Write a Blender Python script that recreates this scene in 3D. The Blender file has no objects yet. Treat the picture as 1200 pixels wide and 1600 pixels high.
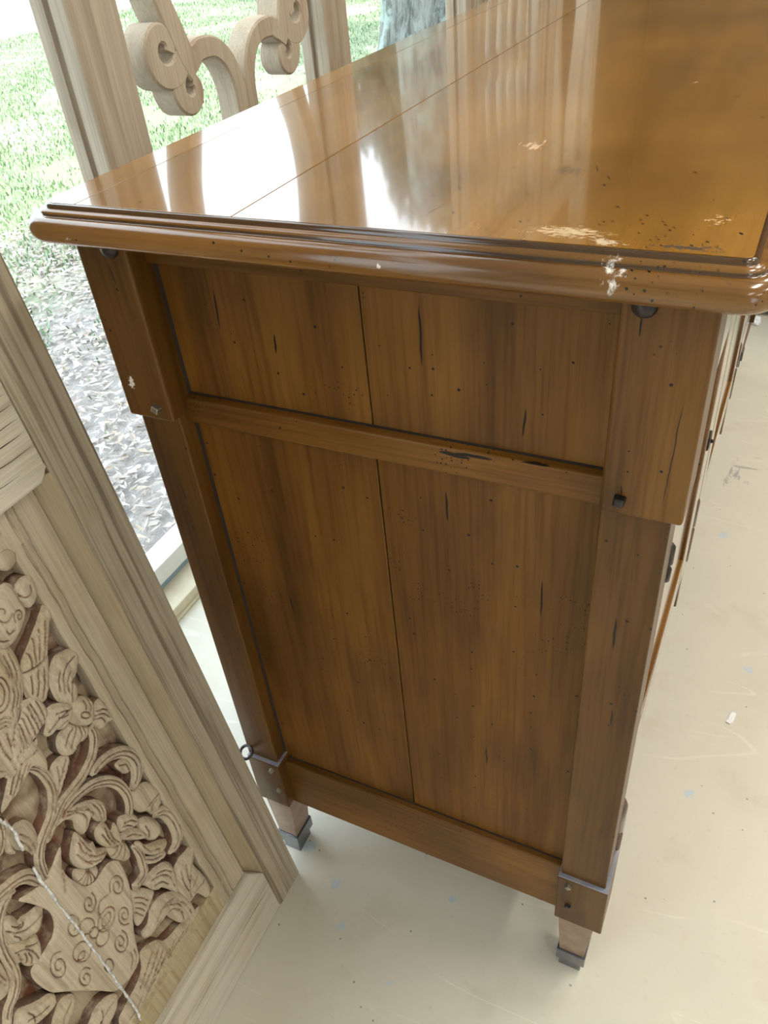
import bpy, bmesh, math, random
import numpy as np
from mathutils import Vector, Matrix
from mathutils.geometry import delaunay_2d_cdt

# ------------------------------------------------------------------ camera, light, exposure
scene = bpy.context.scene
COL = scene.collection
cam_data = bpy.data.cameras.new('camera')
cam = bpy.data.objects.new('camera', cam_data)
COL.objects.link(cam)
cam.matrix_world = Matrix(((0.90029654, -0.20712055, 0.38284098, 0.5542),
                           (0.42708171, 0.59019721, -0.68503173, -0.5094),
                           (-0.08406753, 0.78023608, 0.61980990, 1.2450),
                           (0, 0, 0, 1)))
cam_data.sensor_fit = 'VERTICAL'
cam_data.sensor_height = 24.0
cam_data.lens = 24.0 * 1247.14 / 1600.0
cam_data.clip_start = 0.02
scene.camera = cam

world = bpy.data.worlds.new('overcast_sky')
scene.world = world
world.use_nodes = True
wb = world.node_tree.nodes['Background']
wb.inputs['Color'].default_value = (0.83, 0.92, 1.0, 1)
wb.inputs['Strength'].default_value = 4.0

sun_data = bpy.data.lights.new('sun', 'SUN')
sun_data.energy = 7.0
sun_data.angle = math.radians(1.5)
sun_data.color = (1.0, 0.95, 0.86)
sun = bpy.data.objects.new('sun', sun_data)
COL.objects.link(sun)
sun.rotation_euler = Vector((-0.62, 0.28, -1.0)).to_track_quat('-Z', 'Y').to_euler()   # from the room side, over the roof

scene.view_settings.view_transform = 'Standard'
scene.view_settings.look = 'None'
scene.view_settings.gamma = 1.0
scene.view_settings.use_curve_mapping = False
scene.view_settings.exposure = 0.14
ADDED_LAMP_WATTS = 30.0

rng = random.Random(7)
NP = np.random.RandomState(5)

# ------------------------------------------------------------------ material helpers
class Mat:
    def __init__(self, name):
        self.m = bpy.data.materials.new(name)
        self.m.use_nodes = True
        self.t = self.m.node_tree
        self.b = self.t.nodes['Principled BSDF']
        self.coord = None
    def put(self, sock, v):
        if hasattr(v, 'is_output') or hasattr(v, 'links'):
            self.t.links.new(v, sock)
        elif isinstance(v, (tuple, list)):
            if len(v) == 3 and len(sock.default_value) == 4: v = (*v, 1)
            sock.default_value = v
        else:
            sock.default_value = v
    def node(self, kind, ins=None, out=0, **props):
        n = self.t.nodes.new('ShaderNode' + kind)
        for k, v in props.items(): setattr(n, k, v)
        for k, v in (ins or {}).items(): self.put(n.inputs[k], v)
        return n.outputs[out]
    def obj(self):
        if self.coord is None: self.coord = self.node('TexCoord', out=3)
        return self.coord
    def math(self, op, a, b=0.0, c=0.0, clamp=False):
        return self.node('Math', {0: a, 1: b, 2: c}, operation=op, use_clamp=clamp)
    def mapping(self, scale=(1, 1, 1), vec=None, loc=(0, 0, 0)):
        return self.node('Mapping', {'Vector': vec or self.obj(), 'Scale': scale, 'Location': loc})
    def shift(self, k=7.0):       # every object gets its own piece of timber
        r = self.node('ObjectInfo', out='Random')
        o = self.node('CombineXYZ', {0: self.math('MULTIPLY', r, k), 1: self.math('MULTIPLY', r, k * 1.7), 2: self.math('MULTIPLY', r, k * 2.3)})
        return self.node('VectorMath', {0: self.obj(), 1: o}, operation='ADD')
    def noise(self, vec, scale, detail=4, rough=.55, dist=0.0):
        return self.node('TexNoise', {'Vector': vec, 'Scale': scale, 'Detail': detail, 'Roughness': rough, 'Distortion': dist})
    def ramp(self, fac, stops, interp='LINEAR'):
        n = self.t.nodes.new('ShaderNodeValToRGB')
        n.color_ramp.interpolation = interp
        e = n.color_ramp.elements
        while len(e) < len(stops): e.new(0.5)
        for el, (p, c) in zip(e, stops):
            el.position = p
            el.color = (*c, 1) if not isinstance(c, (int, float)) else (c, c, c, 1)
        self.put(n.inputs[0], fac)
        return n.outputs[0]
    def mix(self, f, a, b, mode='MIX'):
        n = self.t.nodes.new('ShaderNodeMix')
        n.data_type = 'RGBA'; n.blend_type = mode
        self.put(n.inputs['Factor'], f); self.put(n.inputs['A'], a) if False else None
        self.put(n.inputs[6], a); self.put(n.inputs[7], b)
        return n.outputs[2]
    def step(self, v, lo, hi):
        return self.node('MapRange', {'Value': v, 'From Min': lo, 'From Max': hi}, interpolation_type='SMOOTHSTEP')
    def bump(self, h, strength=.3, dist=.001, normal=None):
        ins = {'Height': h, 'Strength': strength, 'Distance': dist}
        if normal is not None: ins['Normal'] = normal
        return self.node('Bump', ins)
    def set(self, **kw):
        for k, v in kw.items(): self.put(self.b.inputs[k.replace('_', ' ')], v)
        return self
    def mx(self, *ms):
        r = ms[0]
        for x in ms[1:]: r = self.math('MAXIMUM', r, x)
        return r
    def segments(self, a, b, segs, wob=.0012, wscale=60):
        """dark splits along coordinate b: (a0, b0, a1, b1, half width)"""
        nz = self.math('MULTIPLY_ADD', self.noise(self.obj(), wscale, 2), wob * 2, -wob)
        aw = self.math('ADD', a, nz)
        out = None
        for a0, b0, a1, b1, w in segs:
            k = (a1 - a0) / (b1 - b0)
            d = self.math('ABSOLUTE', self.math('SUBTRACT', aw, self.math('MULTIPLY_ADD', b, k, a0 - k * b0)))
            hb = abs(b1 - b0) / 2
            e = self.math('DIVIDE', self.math('ABSOLUTE', self.math('SUBTRACT', b, (b0 + b1) / 2)), hb)
            wd = self.math('MULTIPLY', self.math('SUBTRACT', 1.0, self.math('POWER', e, 3.0), clamp=True), w)
            msk = self.math('LESS_THAN', d, wd)
            out = msk if out is None else self.math('MAXIMUM', out, msk)
        return out
    def patch(self, centre, radii, noise_scale, lo, hi, ry=(1, 1, 1)):
        """a ragged worn patch: ellipsoid around centre broken up by noise"""
        v = self.node('VectorMath', {0: self.obj(), 1: centre}, operation='SUBTRACT')
        v = self.node('VectorMath', {0: v, 1: radii}, operation='DIVIDE')
        l = self.node('VectorMath', {0: v}, operation='LENGTH', out=1)
        f = self.math('SUBTRACT', 1.0, l, clamp=True)
        nz = self.noise(self.mapping(ry), noise_scale, 5, .7)
        return self.step(self.math('MULTIPLY', self.math('POWER', f, .5), nz), lo, hi)

def cabinet_wood(name, axis, tone=1.0, rough=.26, coat=.35, coat_rough=.12, cracks=None, patches=(), worm=.8, red=1.0, bumpk=.35, fib=(.70, .64, .55), span=1.0, spec=.5):
    M = Mat(name)
    s = M.shift()
    al = {'x': 0, 'y': 1, 'z': 2}[axis]
    def sc(a, c): v = [c, c, c]; v[al] = a; return tuple(v)
    broad = M.noise(M.mapping(sc(.9, 7.0), s), 2.2, 5, .6, .3)
    fibre = M.noise(M.mapping(sc(6.0, 190.0), s), 1.0, 3, .6)
    blotch = M.noise(s, 5.5, 3, .5)
    t = tone
    col = M.ramp(broad, [(.5 - .25*span, (.105*t, .040*t*red, .0060*t)), (.5, (.235*t, .100*t*red, .016*t)), (.5 + .28*span, (.36*t, .170*t*red, .034*t))])
    col = M.mix(M.step(fibre, .42, .72), col, M.mix(1.0, col, fib, 'MULTIPLY'))
    col = M.mix(1.0, col, M.ramp(blotch, [(.3, .68), (.7, 1.14)]), 'MULTIPLY')
    # worm holes and dents
    sep0 = M.t.nodes.new('ShaderNodeSeparateXYZ'); M.t.links.new(s, sep0.inputs[0])
    flat = M.node('CombineXYZ', {0: M.math('MULTIPLY_ADD', sep0.outputs['Y'], .37, sep0.outputs['X']), 1: M.math('MULTIPLY_ADD', sep0.outputs['Y'], .61, sep0.outputs['Z'])})
    def dots(scale, radius, thr):
        vo = M.t.nodes.new('ShaderNodeTexVoronoi'); vo.voronoi_dimensions = '2D'; vo.inputs['Scale'].default_value = scale
        M.t.links.new(flat, vo.inputs['Vector'])
        sc_ = M.t.nodes.new('ShaderNodeSeparateColor'); M.t.links.new(vo.outputs['Color'], sc_.inputs[0])
        r = M.math('MULTIPLY_ADD', sc_.outputs[1], radius * .8, radius * .5)
        return M.math('MULTIPLY', M.math('LESS_THAN', vo.outputs['Distance'], r), M.math('GREATER_THAN', sc_.outputs[0], thr))
    hole = dots(44, .055, worm)
    pit = M.math('MULTIPLY', dots(210, .17, .55), M.step(M.noise(s, 13, 2), .60, .66))
    dark = M.mx(hole, pit)
    if cracks:
        sep = M.t.nodes.new('ShaderNodeSeparateXYZ'); M.t.links.new(M.obj(), sep.inputs[0])
        dark = M.mx(dark, M.segments(sep.outputs[cracks[0]], sep.outputs[cracks[1]], cracks[2]))
    col = M.mix(dark, col, (.012, .007, .004))
    rgh = M.math('MULTIPLY_ADD', blotch, .08, rough - .04)
    for (c, r, ns, lo, hi, pc, ry) in patches:
        p = M.patch(c, r, ns, lo, hi, ry)
        col = M.mix(p, col, pc)
        rgh = M.math('MULTIPLY_ADD', p, .3, rgh)
    h = M.math('SUBTRACT', M.math('MULTIPLY', fibre, .25), dark)
    M.set(Base_Color=col, Roughness=rgh, Normal=M.bump(h, bumpk, .0012), IOR=1.47, Specular_IOR_Level=spec, Coat_Weight=coat, Coat_Roughness=coat_rough, Coat_IOR=1.5)
    return M.m

def pine(name, axis, light=(.47, .385, .265), dark=(.22, .165, .10), across=95, grain=.55, residue=False, streak=None, lines=None):
    """old stripped softwood with raised, darker growth lines"""
    M = Mat(name)
    s = M.shift()
    al = {'x': 0, 'y': 1, 'z': 2}[axis]
    def sc(a, c): v = [c, c, c]; v[al] = a; return tuple(v)
    wob = M.noise(s, 3.0, 2)
    v = M.node('VectorMath', {0: s, 1: M.node('CombineXYZ', {0: M.math('MULTIPLY', wob, .02), 1: M.math('MULTIPLY', wob, .02), 2: M.math('MULTIPLY', wob, .02)})}, operation='ADD')
    lines_n = M.noise(M.mapping(sc(.9, across), v), 1.0, 3, .55)
    fibre = M.noise(M.mapping(sc(9, 420), s), 1.0, 2, .6)
    patch = M.noise(s, 6.0, 4, .6)
    col = M.mix(M.math('MULTIPLY', M.step(lines_n, .47, .66), grain), light, dark)
    col = M.mix(1.0, col, M.ramp(fibre, [(.3, .84), (.7, 1.08)]), 'MULTIPLY')
    col = M.mix(M.step(patch, .45, .8), col, M.mix(1.0, col, (.86, .80, .68), 'MULTIPLY'))
    if streak: col = M.mix(M.math('MULTIPLY', M.step(M.noise(M.mapping(sc(2.0, 9), s), 1.6, 4, .6), .56, .7), .8), col, streak)
    h = M.math('MULTIPLY_ADD', lines_n, -.7, M.math('MULTIPLY', fibre, .35))
    if lines:
        sep = M.t.nodes.new('ShaderNodeSeparateXYZ'); M.t.links.new(M.obj(), sep.inputs[0])
        ck = M.segments(sep.outputs[lines[0]], sep.outputs[lines[1]], lines[2], .002, 25)
        col = M.mix(ck, col, (.05, .035, .022)); h = M.math('SUBTRACT', h, ck)
    if residue:
        a = M.node('Attribute', out='Fac', attribute_name='residue')
        brk = M.noise(s, 55.0, 4, .65)
        f = M.math('MULTIPLY', a, M.step(brk, .2, .55))
        col = M.mix(f, col, M.ramp(M.noise(s, 20, 2), [(.35, (.060, .028, .022)), (.65, (.17, .062, .034))]))
        tools = M.noise(s, 130, 3, .6)
        h = M.math('MULTIPLY_ADD', tools, 1.5, h)
    M.set(Base_Color=col, Roughness=.78, Specular_IOR_Level=.3, Normal=M.bump(h, .45, .0012))
    return M.m

def simple(name, col, rough=.5, metal=0.0, coat=0.0, noise=None, bump=0.0, emit=None):
    M = Mat(name)
    c = col
    if noise:
        n = M.noise(M.obj(), noise[0], 4, .6)
        c = M.mix(M.step(n, .35, .65), col, noise[1])
        if bump: M.set(Normal=M.bump(n, bump, .002))
    M.set(Base_Color=c, Roughness=rough, Metallic=metal, Coat_Weight=coat)
    if emit: M.set(Emission_Color=emit[0], Emission_Strength=emit[1])
    return M.m

# ------------------------------------------------------------------ mesh helpers
def link(name, me, mat, parent=None):
    o = bpy.data.objects.new(name, me)
    COL.objects.link(o)
    if mat is not None: me.materials.append(mat)
    if parent is not None: o.parent = parent
    return o

def from_bm(name, bm, mat, parent=None, smooth=False):
    me = bpy.data.meshes.new(name)
    bmesh.ops.recalc_face_normals(bm, faces=bm.faces)
    bm.to_mesh(me); bm.free()
    if smooth:
        me.polygons.foreach_set('use_smooth', [True] * len(me.polygons))
    return link(name, me, mat, parent)

def add_box(bm, x0, x1, y0, y1, z0, z1):
    vs = [bm.verts.new(p) for p in ((x0,y0,z0),(x1,y0,z0),(x1,y1,z0),(x0,y1,z0),(x0,y0,z1),(x1,y0,z1),(x1,y1,z1),(x0,y1,z1))]
    for f in ((0,3,2,1),(4,5,6,7),(0,1,5,4),(1,2,6,5),(2,3,7,6),(3,0,4,7)): bm.faces.new([vs[i] for i in f])
    return vs

def box(name, x0, x1, y0, y1, z0, z1, mat, parent=None, bev=.0015, seg=2):
    bm = bmesh.new()
    add_box(bm, x0, x1, y0, y1, z0, z1)
    if bev: bmesh.ops.bevel(bm, geom=list(bm.edges), offset=bev, segments=seg, profile=.5, affect='EDGES')
    return from_bm(name, bm, mat, parent)

def frustum(name, lo, hi, mat, parent=None, bev=.001):
    """lo, hi = (x0, x1, y0, y1, z)"""
    bm = bmesh.new()
    a = [bm.verts.new((x, y, lo[4])) for x, y in ((lo[0],lo[2]),(lo[1],lo[2]),(lo[1],lo[3]),(lo[0],lo[3]))]
    b = [bm.verts.new((x, y, hi[4])) for x, y in ((hi[0],hi[2]),(hi[1],hi[2]),(hi[1],hi[3]),(hi[0],hi[3]))]
    bm.faces.new(a[::-1]); bm.faces.new(b)
    for i in range(4): bm.faces.new((a[i], a[(i+1)%4], b[(i+1)%4], b[i]))
    if bev: bmesh.ops.bevel(bm, geom=list(bm.edges), offset=bev, segments=2, profile=.5, affect='EDGES')
    return from_bm(name, bm, mat, parent)

def prism(name, outline, lo, hi, axis, mat, parent=None, bev=.0):
    """outline: 2D points; extruded along axis from lo to hi"""
    def p3(p, t):
        return {'x': (t, p[0], p[1]), 'y': (p[0], t, p[1]), 'z': (p[0], p[1], t)}[axis]
    bm = bmesh.new()
    a = [bm.verts.new(p3(p, lo)) for p in outline]
    b = [bm.verts.new(p3(p, hi)) for p in outline]
    bm.faces.new(a[::-1]); bm.faces.new(b)
    n = len(a)
    for i in range(n): bm.faces.new((a[i], a[(i+1)%n], b[(i+1)%n], b[i]))
    if bev: bmesh.ops.bevel(bm, geom=list(bm.edges), offset=bev, segments=2, profile=.5, affect='EDGES')
    return from_bm(name, bm, mat, parent)

def lathe(name, prof, centre, mat, parent=None, seg=20, axis='z'):
    bm = bmesh.new()
    rings = []
    for r, h in prof:
        ring = []
        for i in range(seg):
            a = 2 * math.pi * i / seg
            p = {'z': (r*math.cos(a), r*math.sin(a), h), 'x': (h, r*math.cos(a), r*math.sin(a)), 'y': (r*math.cos(a), h, r*math.sin(a))}[axis]
            ring.append(bm.verts.new((p[0]+centre[0], p[1]+centre[1], p[2]+centre[2])))
        rings.append(ring)
    for a, b in zip(rings, rings[1:]):
        for i in range(seg): bm.faces.new((a[i], a[(i+1)%seg], b[(i+1)%seg], b[i]))
    bm.faces.new(rings[0][::-1]); bm.faces.new(rings[-1])
    return from_bm(name, bm, mat, parent, True)

def tube(name, pts, rad, mat, parent=None, seg=8, closed=False):
    bm = bmesh.new()
    pts = [Vector(p) for p in pts]
    rings = []
    n = len(pts)
    up = Vector((.13, .27, .95)).normalized()
    for i, p in enumerate(pts):
        t = (pts[(i+1) % n] - pts[i-1]) if closed else (pts[min(i+1, n-1)] - pts[max(i-1, 0)])
        t.normalize()
        s = t.cross(up); s.normalize(); u = s.cross(t)
        r = rad[i] if isinstance(rad, (list, tuple)) else rad
        rings.append([bm.verts.new(p + s*r*math.cos(2*math.pi*k/seg) + u*r*math.sin(2*math.pi*k/seg)) for k in range(seg)])
    m = n if closed else n - 1
    for i in range(m):
        a, b = rings[i], rings[(i+1) % n]
        for k in range(seg): bm.faces.new((a[k], a[(k+1)%seg], b[(k+1)%seg], b[k]))
    if not closed: bm.faces.new(rings[0][::-1]); bm.faces.new(rings[-1])
    return from_bm(name, bm, mat, parent, True)

def catmull(pts, n=5, closed=False):
    P = [np.array(p, float) for p in pts]
    out = []
    m = len(P)
    for i in range(m if closed else m - 1):
        if closed: p0, p1, p2, p3 = P[i-1], P[i], P[(i+1) % m], P[(i+2) % m]
        else: p0, p1, p2, p3 = P[max(i-1, 0)], P[i], P[i+1], P[min(i+2, m-1)]
        for k in range(n):
            t = k / n
            out.append(.5 * ((2*p1) + (-p0+p2)*t + (2*p0-5*p1+4*p2-p3)*t*t + (-p0+3*p1-3*p2+p3)*t**3))
    if not closed: out.append(P[-1])
    return np.array(out)

def thing(name, label, cat, loc=(0, 0, 0), group=None):
    o = bpy.data.objects.new(name, None)
    COL.objects.link(o)
    o.empty_display_size = .1
    o.location = loc
    return tag(o, label, cat, group)

def tag(o, label, cat, group=None, kind=None):
    o['label'] = label
    o['category'] = cat
    if group: o['group'] = group
    if kind: o['kind'] = kind
    return o

def structure(o):
    o['kind'] = 'structure'
    return o

# ------------------------------------------------------------------ materials
SIDE_CRACKS = ('X', 'Z', [(.308,.984,.307,.930,.0011),(.110,.976,.108,.937,.0010),(.166,.941,.165,.921,.0010),(.324,.806,.324,.770,.0012),
    (.396,.907,.394,.879,.0010),(.416,.726,.417,.677,.0009),(.36,.44,.361,.40,.0008),(.12,.60,.121,.575,.0007)])
W_PANEL = cabinet_wood('walnut_panel', 'z', .63, .38, 0, .16, SIDE_CRACKS, spec=.22)
W_POST = cabinet_wood('walnut_post', 'z', .47, .36, .12, .24,
    ('X', 'Z', [(.489,.724,.490,.683,.0011),(.515,.955,.512,.86,.00035),(.030,1.004,.031,.985,.0008),(.026,.76,.027,.735,.0008),(.497,.60,.498,.575,.0008),(.481,.874,.4815,.864,.0007),(.481,1.013,.4805,.995,.0007)]),
    [((.012,-.010,.885),(.014,.02,.016),150,.40,.47,(.75,.74,.70),(1,1,1))], spec=.25)
W_RAIL = cabinet_wood('walnut_rail', 'x', .66, .35, 0, .14,
    ('Z', 'X', [(.8555,.322,.854,.352,.0020),(.857,.338,.8575,.372,.0016),(.8600,.395,.861,.42,.0006)]), spec=.25)
W_FRONT = cabinet_wood('walnut_front', 'y', .75, .15, 1.0, .06, bumpk=.08)
W_FRONT_V = cabinet_wood('walnut_front_upright', 'z', .75, .15, 1.0, .06, bumpk=.08)
TOP_PATCHES = [((.430,-.008,1.06),(.045,.020,.05),170,.33,.50,(.62,.44,.25),(1,2.2,1)),
    ((.455,-.020,1.06),(.025,.012,.05),190,.36,.50,(.66,.50,.33),(1,1.6,1)),
    ((.348,.182,1.06),(.034,.040,.05),260,.46,.50,(.58,.36,.20),(1,.25,1)),
    ((.515,.030,1.06),(.022,.030,.05),160,.46,.54,(.60,.40,.22),(1,1,1)),
    ((.505,-.019,1.06),(.055,.012,.05),230,.42,.50,(.05,.03,.02),(1,1,1)),
    ((.395,.118,1.06),(.040,.030,.05),330,.47,.50,(.06,.035,.02),(.6,2,1)),
    ((.44,.42,1.06),(.012,.012,.05),150,.48,.52,(.78,.66,.5),(1,1,1))]
W_TOP = cabinet_wood('honey_walnut_top', 'y', 1.12, .16, .85, .05,
    ('X', 'Y', [(.405,.105,.400,.125,.0006),(.417,.118,.412,.134,.0006),(.43,.10,.425,.112,.0006),(.30,.62,.302,.70,.0007),(.325,.005,.330,.030,.0005)]), TOP_PATCHES, .72, 1.05, .05, (.90, .88, .84), 2.2)
W_MOULD = cabinet_wood('walnut_moulding', 'x', .90, .20, .45, .08, None,
    [((.466,-.037,1.047),(.017,.030,.022),150,.36,.52,(.80,.74,.68),(1,1,.35)),((.035,-.045,1.040),(.05,.02,.010),130,.52,.56,(.60,.52,.42),(1,1,1)),((.31,-.045,1.042),(.012,.02,.010),150,.46,.50,(.80,.70,.58),(1,1,1))], .70, 1.0, .10)
W_BEAD = cabinet_wood('dark_stained_bead', 'x', .30, .16, .8, .06, None, [((.466,-.037,1.047),(.017,.030,.022),150,.36,.52,(.80,.74,.68),(1,1,.35))], .8, .9, .10)
W_LEG = simple('dusty_walnut', (.30, .205, .145), .45, 0, 0, (38, (.22, .145, .10)), .2)
M_EDGE = simple('slate_black_finish', (.040, .045, .060), .22, 0, .8)
M_LEDGE = simple('sky_reflection_blue', (.20, .22, .30), .30, 0, .3, (70, (.26, .25, .27)))  # window sky reflected on the block ledges, painted in as blue-grey
M_JOINT = simple('dark_joint', (.016, .009, .005), .95)
M_IRON = simple('black_iron', (.022, .020, .019), .38, .7, .2, (60, (.05, .04, .035)), .3)
M_BRASSY = simple('worn_steel', (.30, .27, .22), .35, .9)
M_BROWN_METAL = simple('brown_painted_metal', (.10, .055, .032), .25, .2, .6)
M_DARKGAP = simple('dark_inside', (.02, .012, .007), .8)

P_STILE = pine('pine_upright', 'z', (.44, .38, .295), (.15, .115, .08), 120, .75)
P_BORDER = pine('pine_border', 'z', (.47, .405, .31), (.28, .22, .155), 70, .5, streak=(.38, .30, .20))
P_RAIL = pine('pine_rail', 'x', (.58, .545, .47), (.34, .29, .225), 60, .45, lines=('Z', 'X', [(.872,.065,.874,.16,.0006),(.886,.062,.887,.16,.0005),(.856,.064,.858,.15,.0005),(.900,.06,.902,.17,.0006),(.840,.09,.843,.17,.0004),(.060,.07,.063,.14,.0005),(.066,.19,.064,.26,.0005),(.912,.06,.913,.2,.0005)]))
P_CARVED = pine('carved_pine', 'z', (.50, .43, .33), (.26, .20, .145), 120, .45, residue=True)
P_GROUND = pine('carved_ground', 'z', (.42, .345, .245), (.25, .18, .125), 60, .35, residue=True)
P_BEVEL = pine('pine_bevel', 'z', (.36, .295, .195), (.24, .185, .115), 60, .3)
P_SCREEN = pine('screen_pine', 'z', (.46, .40, .325), (.27, .21, .155), 55, .55)
P_SCROLL = pine('scroll_pine', 'z', (.48, .41, .325), (.33, .25, .185), 30, .35, streak=(.36, .26, .20))
M_FILLER = simple('white_filler', (.78, .79, .80), .7, 0, 0, (160, (.42, .42, .43)), .6)

def floor_material():
    M = Mat('cream_painted_concrete')
    o = M.obj()
    big = M.noise(o, 1.3, 4, .6)
    mid = M.noise(o, 7, 5, .65)
    fine = M.noise(o, 60, 4, .6)
    col = M.mix(M.step(big, .35, .65), (.65, .615, .53), (.59, .56, .485))
    col = M.mix(M.math('MULTIPLY', M.step(mid, .52, .72), .35), col, (.50, .44, .34))
    col = M.mix(M.math('MULTIPLY', M.step(fine, .60, .72), .18), col, (.44, .40, .33))
    # pale scrape lines
    for rot, sc, th in ((.4, 2.6, .004), (1.35, 2.1, .0035), (2.3, 1.9, .003)):
        v = M.node('Mapping', {'Vector': o, 'Rotation': (0, 0, rot), 'Scale': (.35 * sc, 2.1 * sc, 1)})
        n = M.noise(v, 1.2, 2, .4, .4)
        ln = M.math('LESS_THAN', M.math('ABSOLUTE', M.math('SUBTRACT', n, .5)), th)
        ln = M.math('MULTIPLY', ln, M.step(M.noise(o, 3.1 + rot, 3), .5, .62))
        col = M.mix(M.math('MULTIPLY', ln, .28), col, (.82, .78, .68))
    # dark scuffs and specks
    v = M.t.nodes.new('ShaderNodeTexVoronoi'); v.inputs['Scale'].default_value = 42; M.t.links.new(o, v.inputs['Vector'])
    sp = M.math('MULTIPLY', M.math('LESS_THAN', v.outputs['Distance'], .075), M.math('GREATER_THAN', M.node('SeparateColor', {0: v.outputs['Color']}), .82))
    col = M.mix(M.math('MULTIPLY', sp, .75), col, (.20, .18, .15))
    sc2 = M.noise(M.node('Mapping', {'Vector': o, 'Rotation': (0, 0, .7), 'Scale': (6, 55, 1)}), 1.0, 4, .65)
    sc2 = M.math('MULTIPLY', M.step(sc2, .66, .71), M.step(M.noise(o, 2.4, 3), .56, .64))
    col = M.mix(M.math('MULTIPLY', sc2, .6), col, (.26, .24, .21))
    # drips of blue paint
    bl = None
    for x, y, r in ((.158,-.075,.010),(.262,-.117,.006),(.20,.14,.012),(.05,.02,.014),(.30,.03,.007),(-.01,.11,.012),(.10,.12,.016),(.66,.66,.010),(.60,.35,.010),(.565,1.05,.014),(.12,-.02,.010),(.90,.25,.008)):
        p = M.patch((x, y, 0), (r*1.5, r*1.5, 1), 120, .30, .42)
        bl = p if bl is None else M.mx(bl, p)
    col = M.mix(M.math('MULTIPLY', bl, .7), col, (.44, .55, .68))
    st = M.patch((.56, 1.30, 0), (.10, .16, 1), 26, .44, .55, (2.5, .6, 1))
    col = M.mix(M.math('MULTIPLY', st, .7), col, (.25, .24, .24))
    M.set(Base_Color=col, Roughness=M.math('MULTIPLY_ADD', mid, .25, .24), Normal=M.bump(M.math('MULTIPLY_ADD', mid, .6, M.math('MULTIPLY', fine, .12)), .12, .004))
    return M.m

def glass_material():
    M = Mat('window_glass')
    t = M.t
    t.nodes.remove(M.b)
    tr = t.nodes.new('ShaderNodeBsdfTransparent'); tr.inputs[0].default_value = (.96, .985, .98, 1)
    gl = t.nodes.new('ShaderNodeBsdfGlossy'); gl.inputs['Roughness'].default_value = 0.0
    lw = M.node('LayerWeight', {'Blend': .5}, out='Facing')
    fr = t.nodes.new('ShaderNodeMath'); fr.operation = 'MULTIPLY_ADD'; fr.inputs[1].default_value = .45; fr.inputs[2].default_value = .03
    t.links.new(M.math('POWER', lw, 5.0), fr.inputs[0])
    mx = t.nodes.new('ShaderNodeMixShader')
    t.links.new(fr.outputs[0], mx.inputs[0]); t.links.new(tr.outputs[0], mx.inputs[1]); t.links.new(gl.outputs[0], mx.inputs[2])
    t.links.new(mx.outputs[0], t.nodes['Material Output'].inputs[0])
    return M.m

M_FLOOR = floor_material()
M_GLASS = glass_material()
M_WALL = simple('warm_white_wall', (.60, .54, .45), .8, 0, 0, (9, (.56, .50, .41)))
M_FAR = simple('brown_wall', (.24, .165, .10), .8, 0, 0, (5, (.20, .14, .085)))
M_CEIL = simple('white_ceiling', (.74, .73, .70), .9, 0, 0, (30, (.70, .69, .66)))
M_ALU = simple('white_aluminium', (.80, .82, .84), .35, 0, 0, (40, (.76, .78, .80)))
M_SILL = simple('cream_sill', (.72, .67, .54), .5, 0, 0, (18, (.66, .60, .46)))
M_BLUEGASKET = simple('blue_grey_gasket', (.24, .36, .46), .4)

# ------------------------------------------------------------------ the room
RX0, RX1, RY0, RY1, RZ = -.62, 4.6, -3.2, 5.6, 3.7
structure(box('floor', RX0, RX1, RY0, RY1, -.12, 0, M_FLOOR, bev=0))
structure(box('ceiling', RX0, RX1 + .2, RY0 - .2, RY1 + .2, RZ, RZ + .25, M_CEIL, bev=0))
structure(box('wall_right', RX1, RX1 + .2, RY0 - .2, RY1 + .2, -.12, RZ, M_WALL, bev=0))
structure(box('wall_far', RX0, RX1, RY1, RY1 + .2, -.12, RZ, M_FAR, bev=0))
# near wall: dwarf wall, head and piers around shop windows
wn = structure(box('wall_near', RX0, RX1, RY0 - .2, RY0, -.12, .35, M_WALL, bev=0))
box('wall_head', RX0, RX1, RY0 - .2, RY0, 2.5, RZ, M_WALL, wn, 0)
for k, (x, x2) in enumerate(((-.62, 2.9), (4.4, 4.6))): box('wall_pier', x, x2, RY0 - .2, RY0, .35, 2.5, M_WALL, wn, 0)
# left wall of shop windows
wl = structure(box('wall_left', RX0 - .02, RX0 + .08, RY0, RY1, 3.45, RZ, M_WALL, bev=0))
box('wall_pier', RX0 - .02, RX0 + .08, RY0, RY0 + .3, 0, 3.45, M_WALL, wl, 0)
box('wall_pier', RX0 - .02, RX0 + .08, 2.62, RY1, 0, 3.45, M_FAR, wl, 0)
sill = structure(box('trim_1', -.566, -.487, RY0 + .3, 2.62, 0, .030, M_SILL, bev=.003))
box('caulk_line', -.4885, -.480, RY0 + .3, 2.62, 0, .006, M_SILL, sill, .001)

def window(idx, y0, y1, deep=False):
    w = structure(bpy.data.objects.new('window_%d' % idx, None)); COL.objects.link(w)
    box('window_frame', -.61, -.550, y0, y1, .045, .092, M_ALU, w, .002)
    box('gasket', -.60, -.553, y0, y1, .030, .0455, M_BLUEGASKET, w, .001)
    box('window_frame', -.61, -.550, y0, y1, 3.39, 3.45, M_ALU, w, .002)
    box('window_frame', -.61, -.550, y0, y0 + .045, .092, 3.39, M_ALU, w, .002)
    box('window_frame', -.61, -.550, y1 - .045, y1, .092, 3.39, M_ALU, w, .002)
    box('pane', -.586, -.580, y0 + .04, y1 - .04, .085, 3.395, M_GLASS, w, 0)
for i, (a, b) in enumerate(((-2.9, -.32), (-.24, 2.54))): window(i + 1, a, b)
for k, y in enumerate((-.32, 2.54)):
    structure(box('trim_%d' % (k + 2), -.62, -.52, y, y + .08, 0.0305, 3.45, M_ALU, bev=.003))
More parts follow.
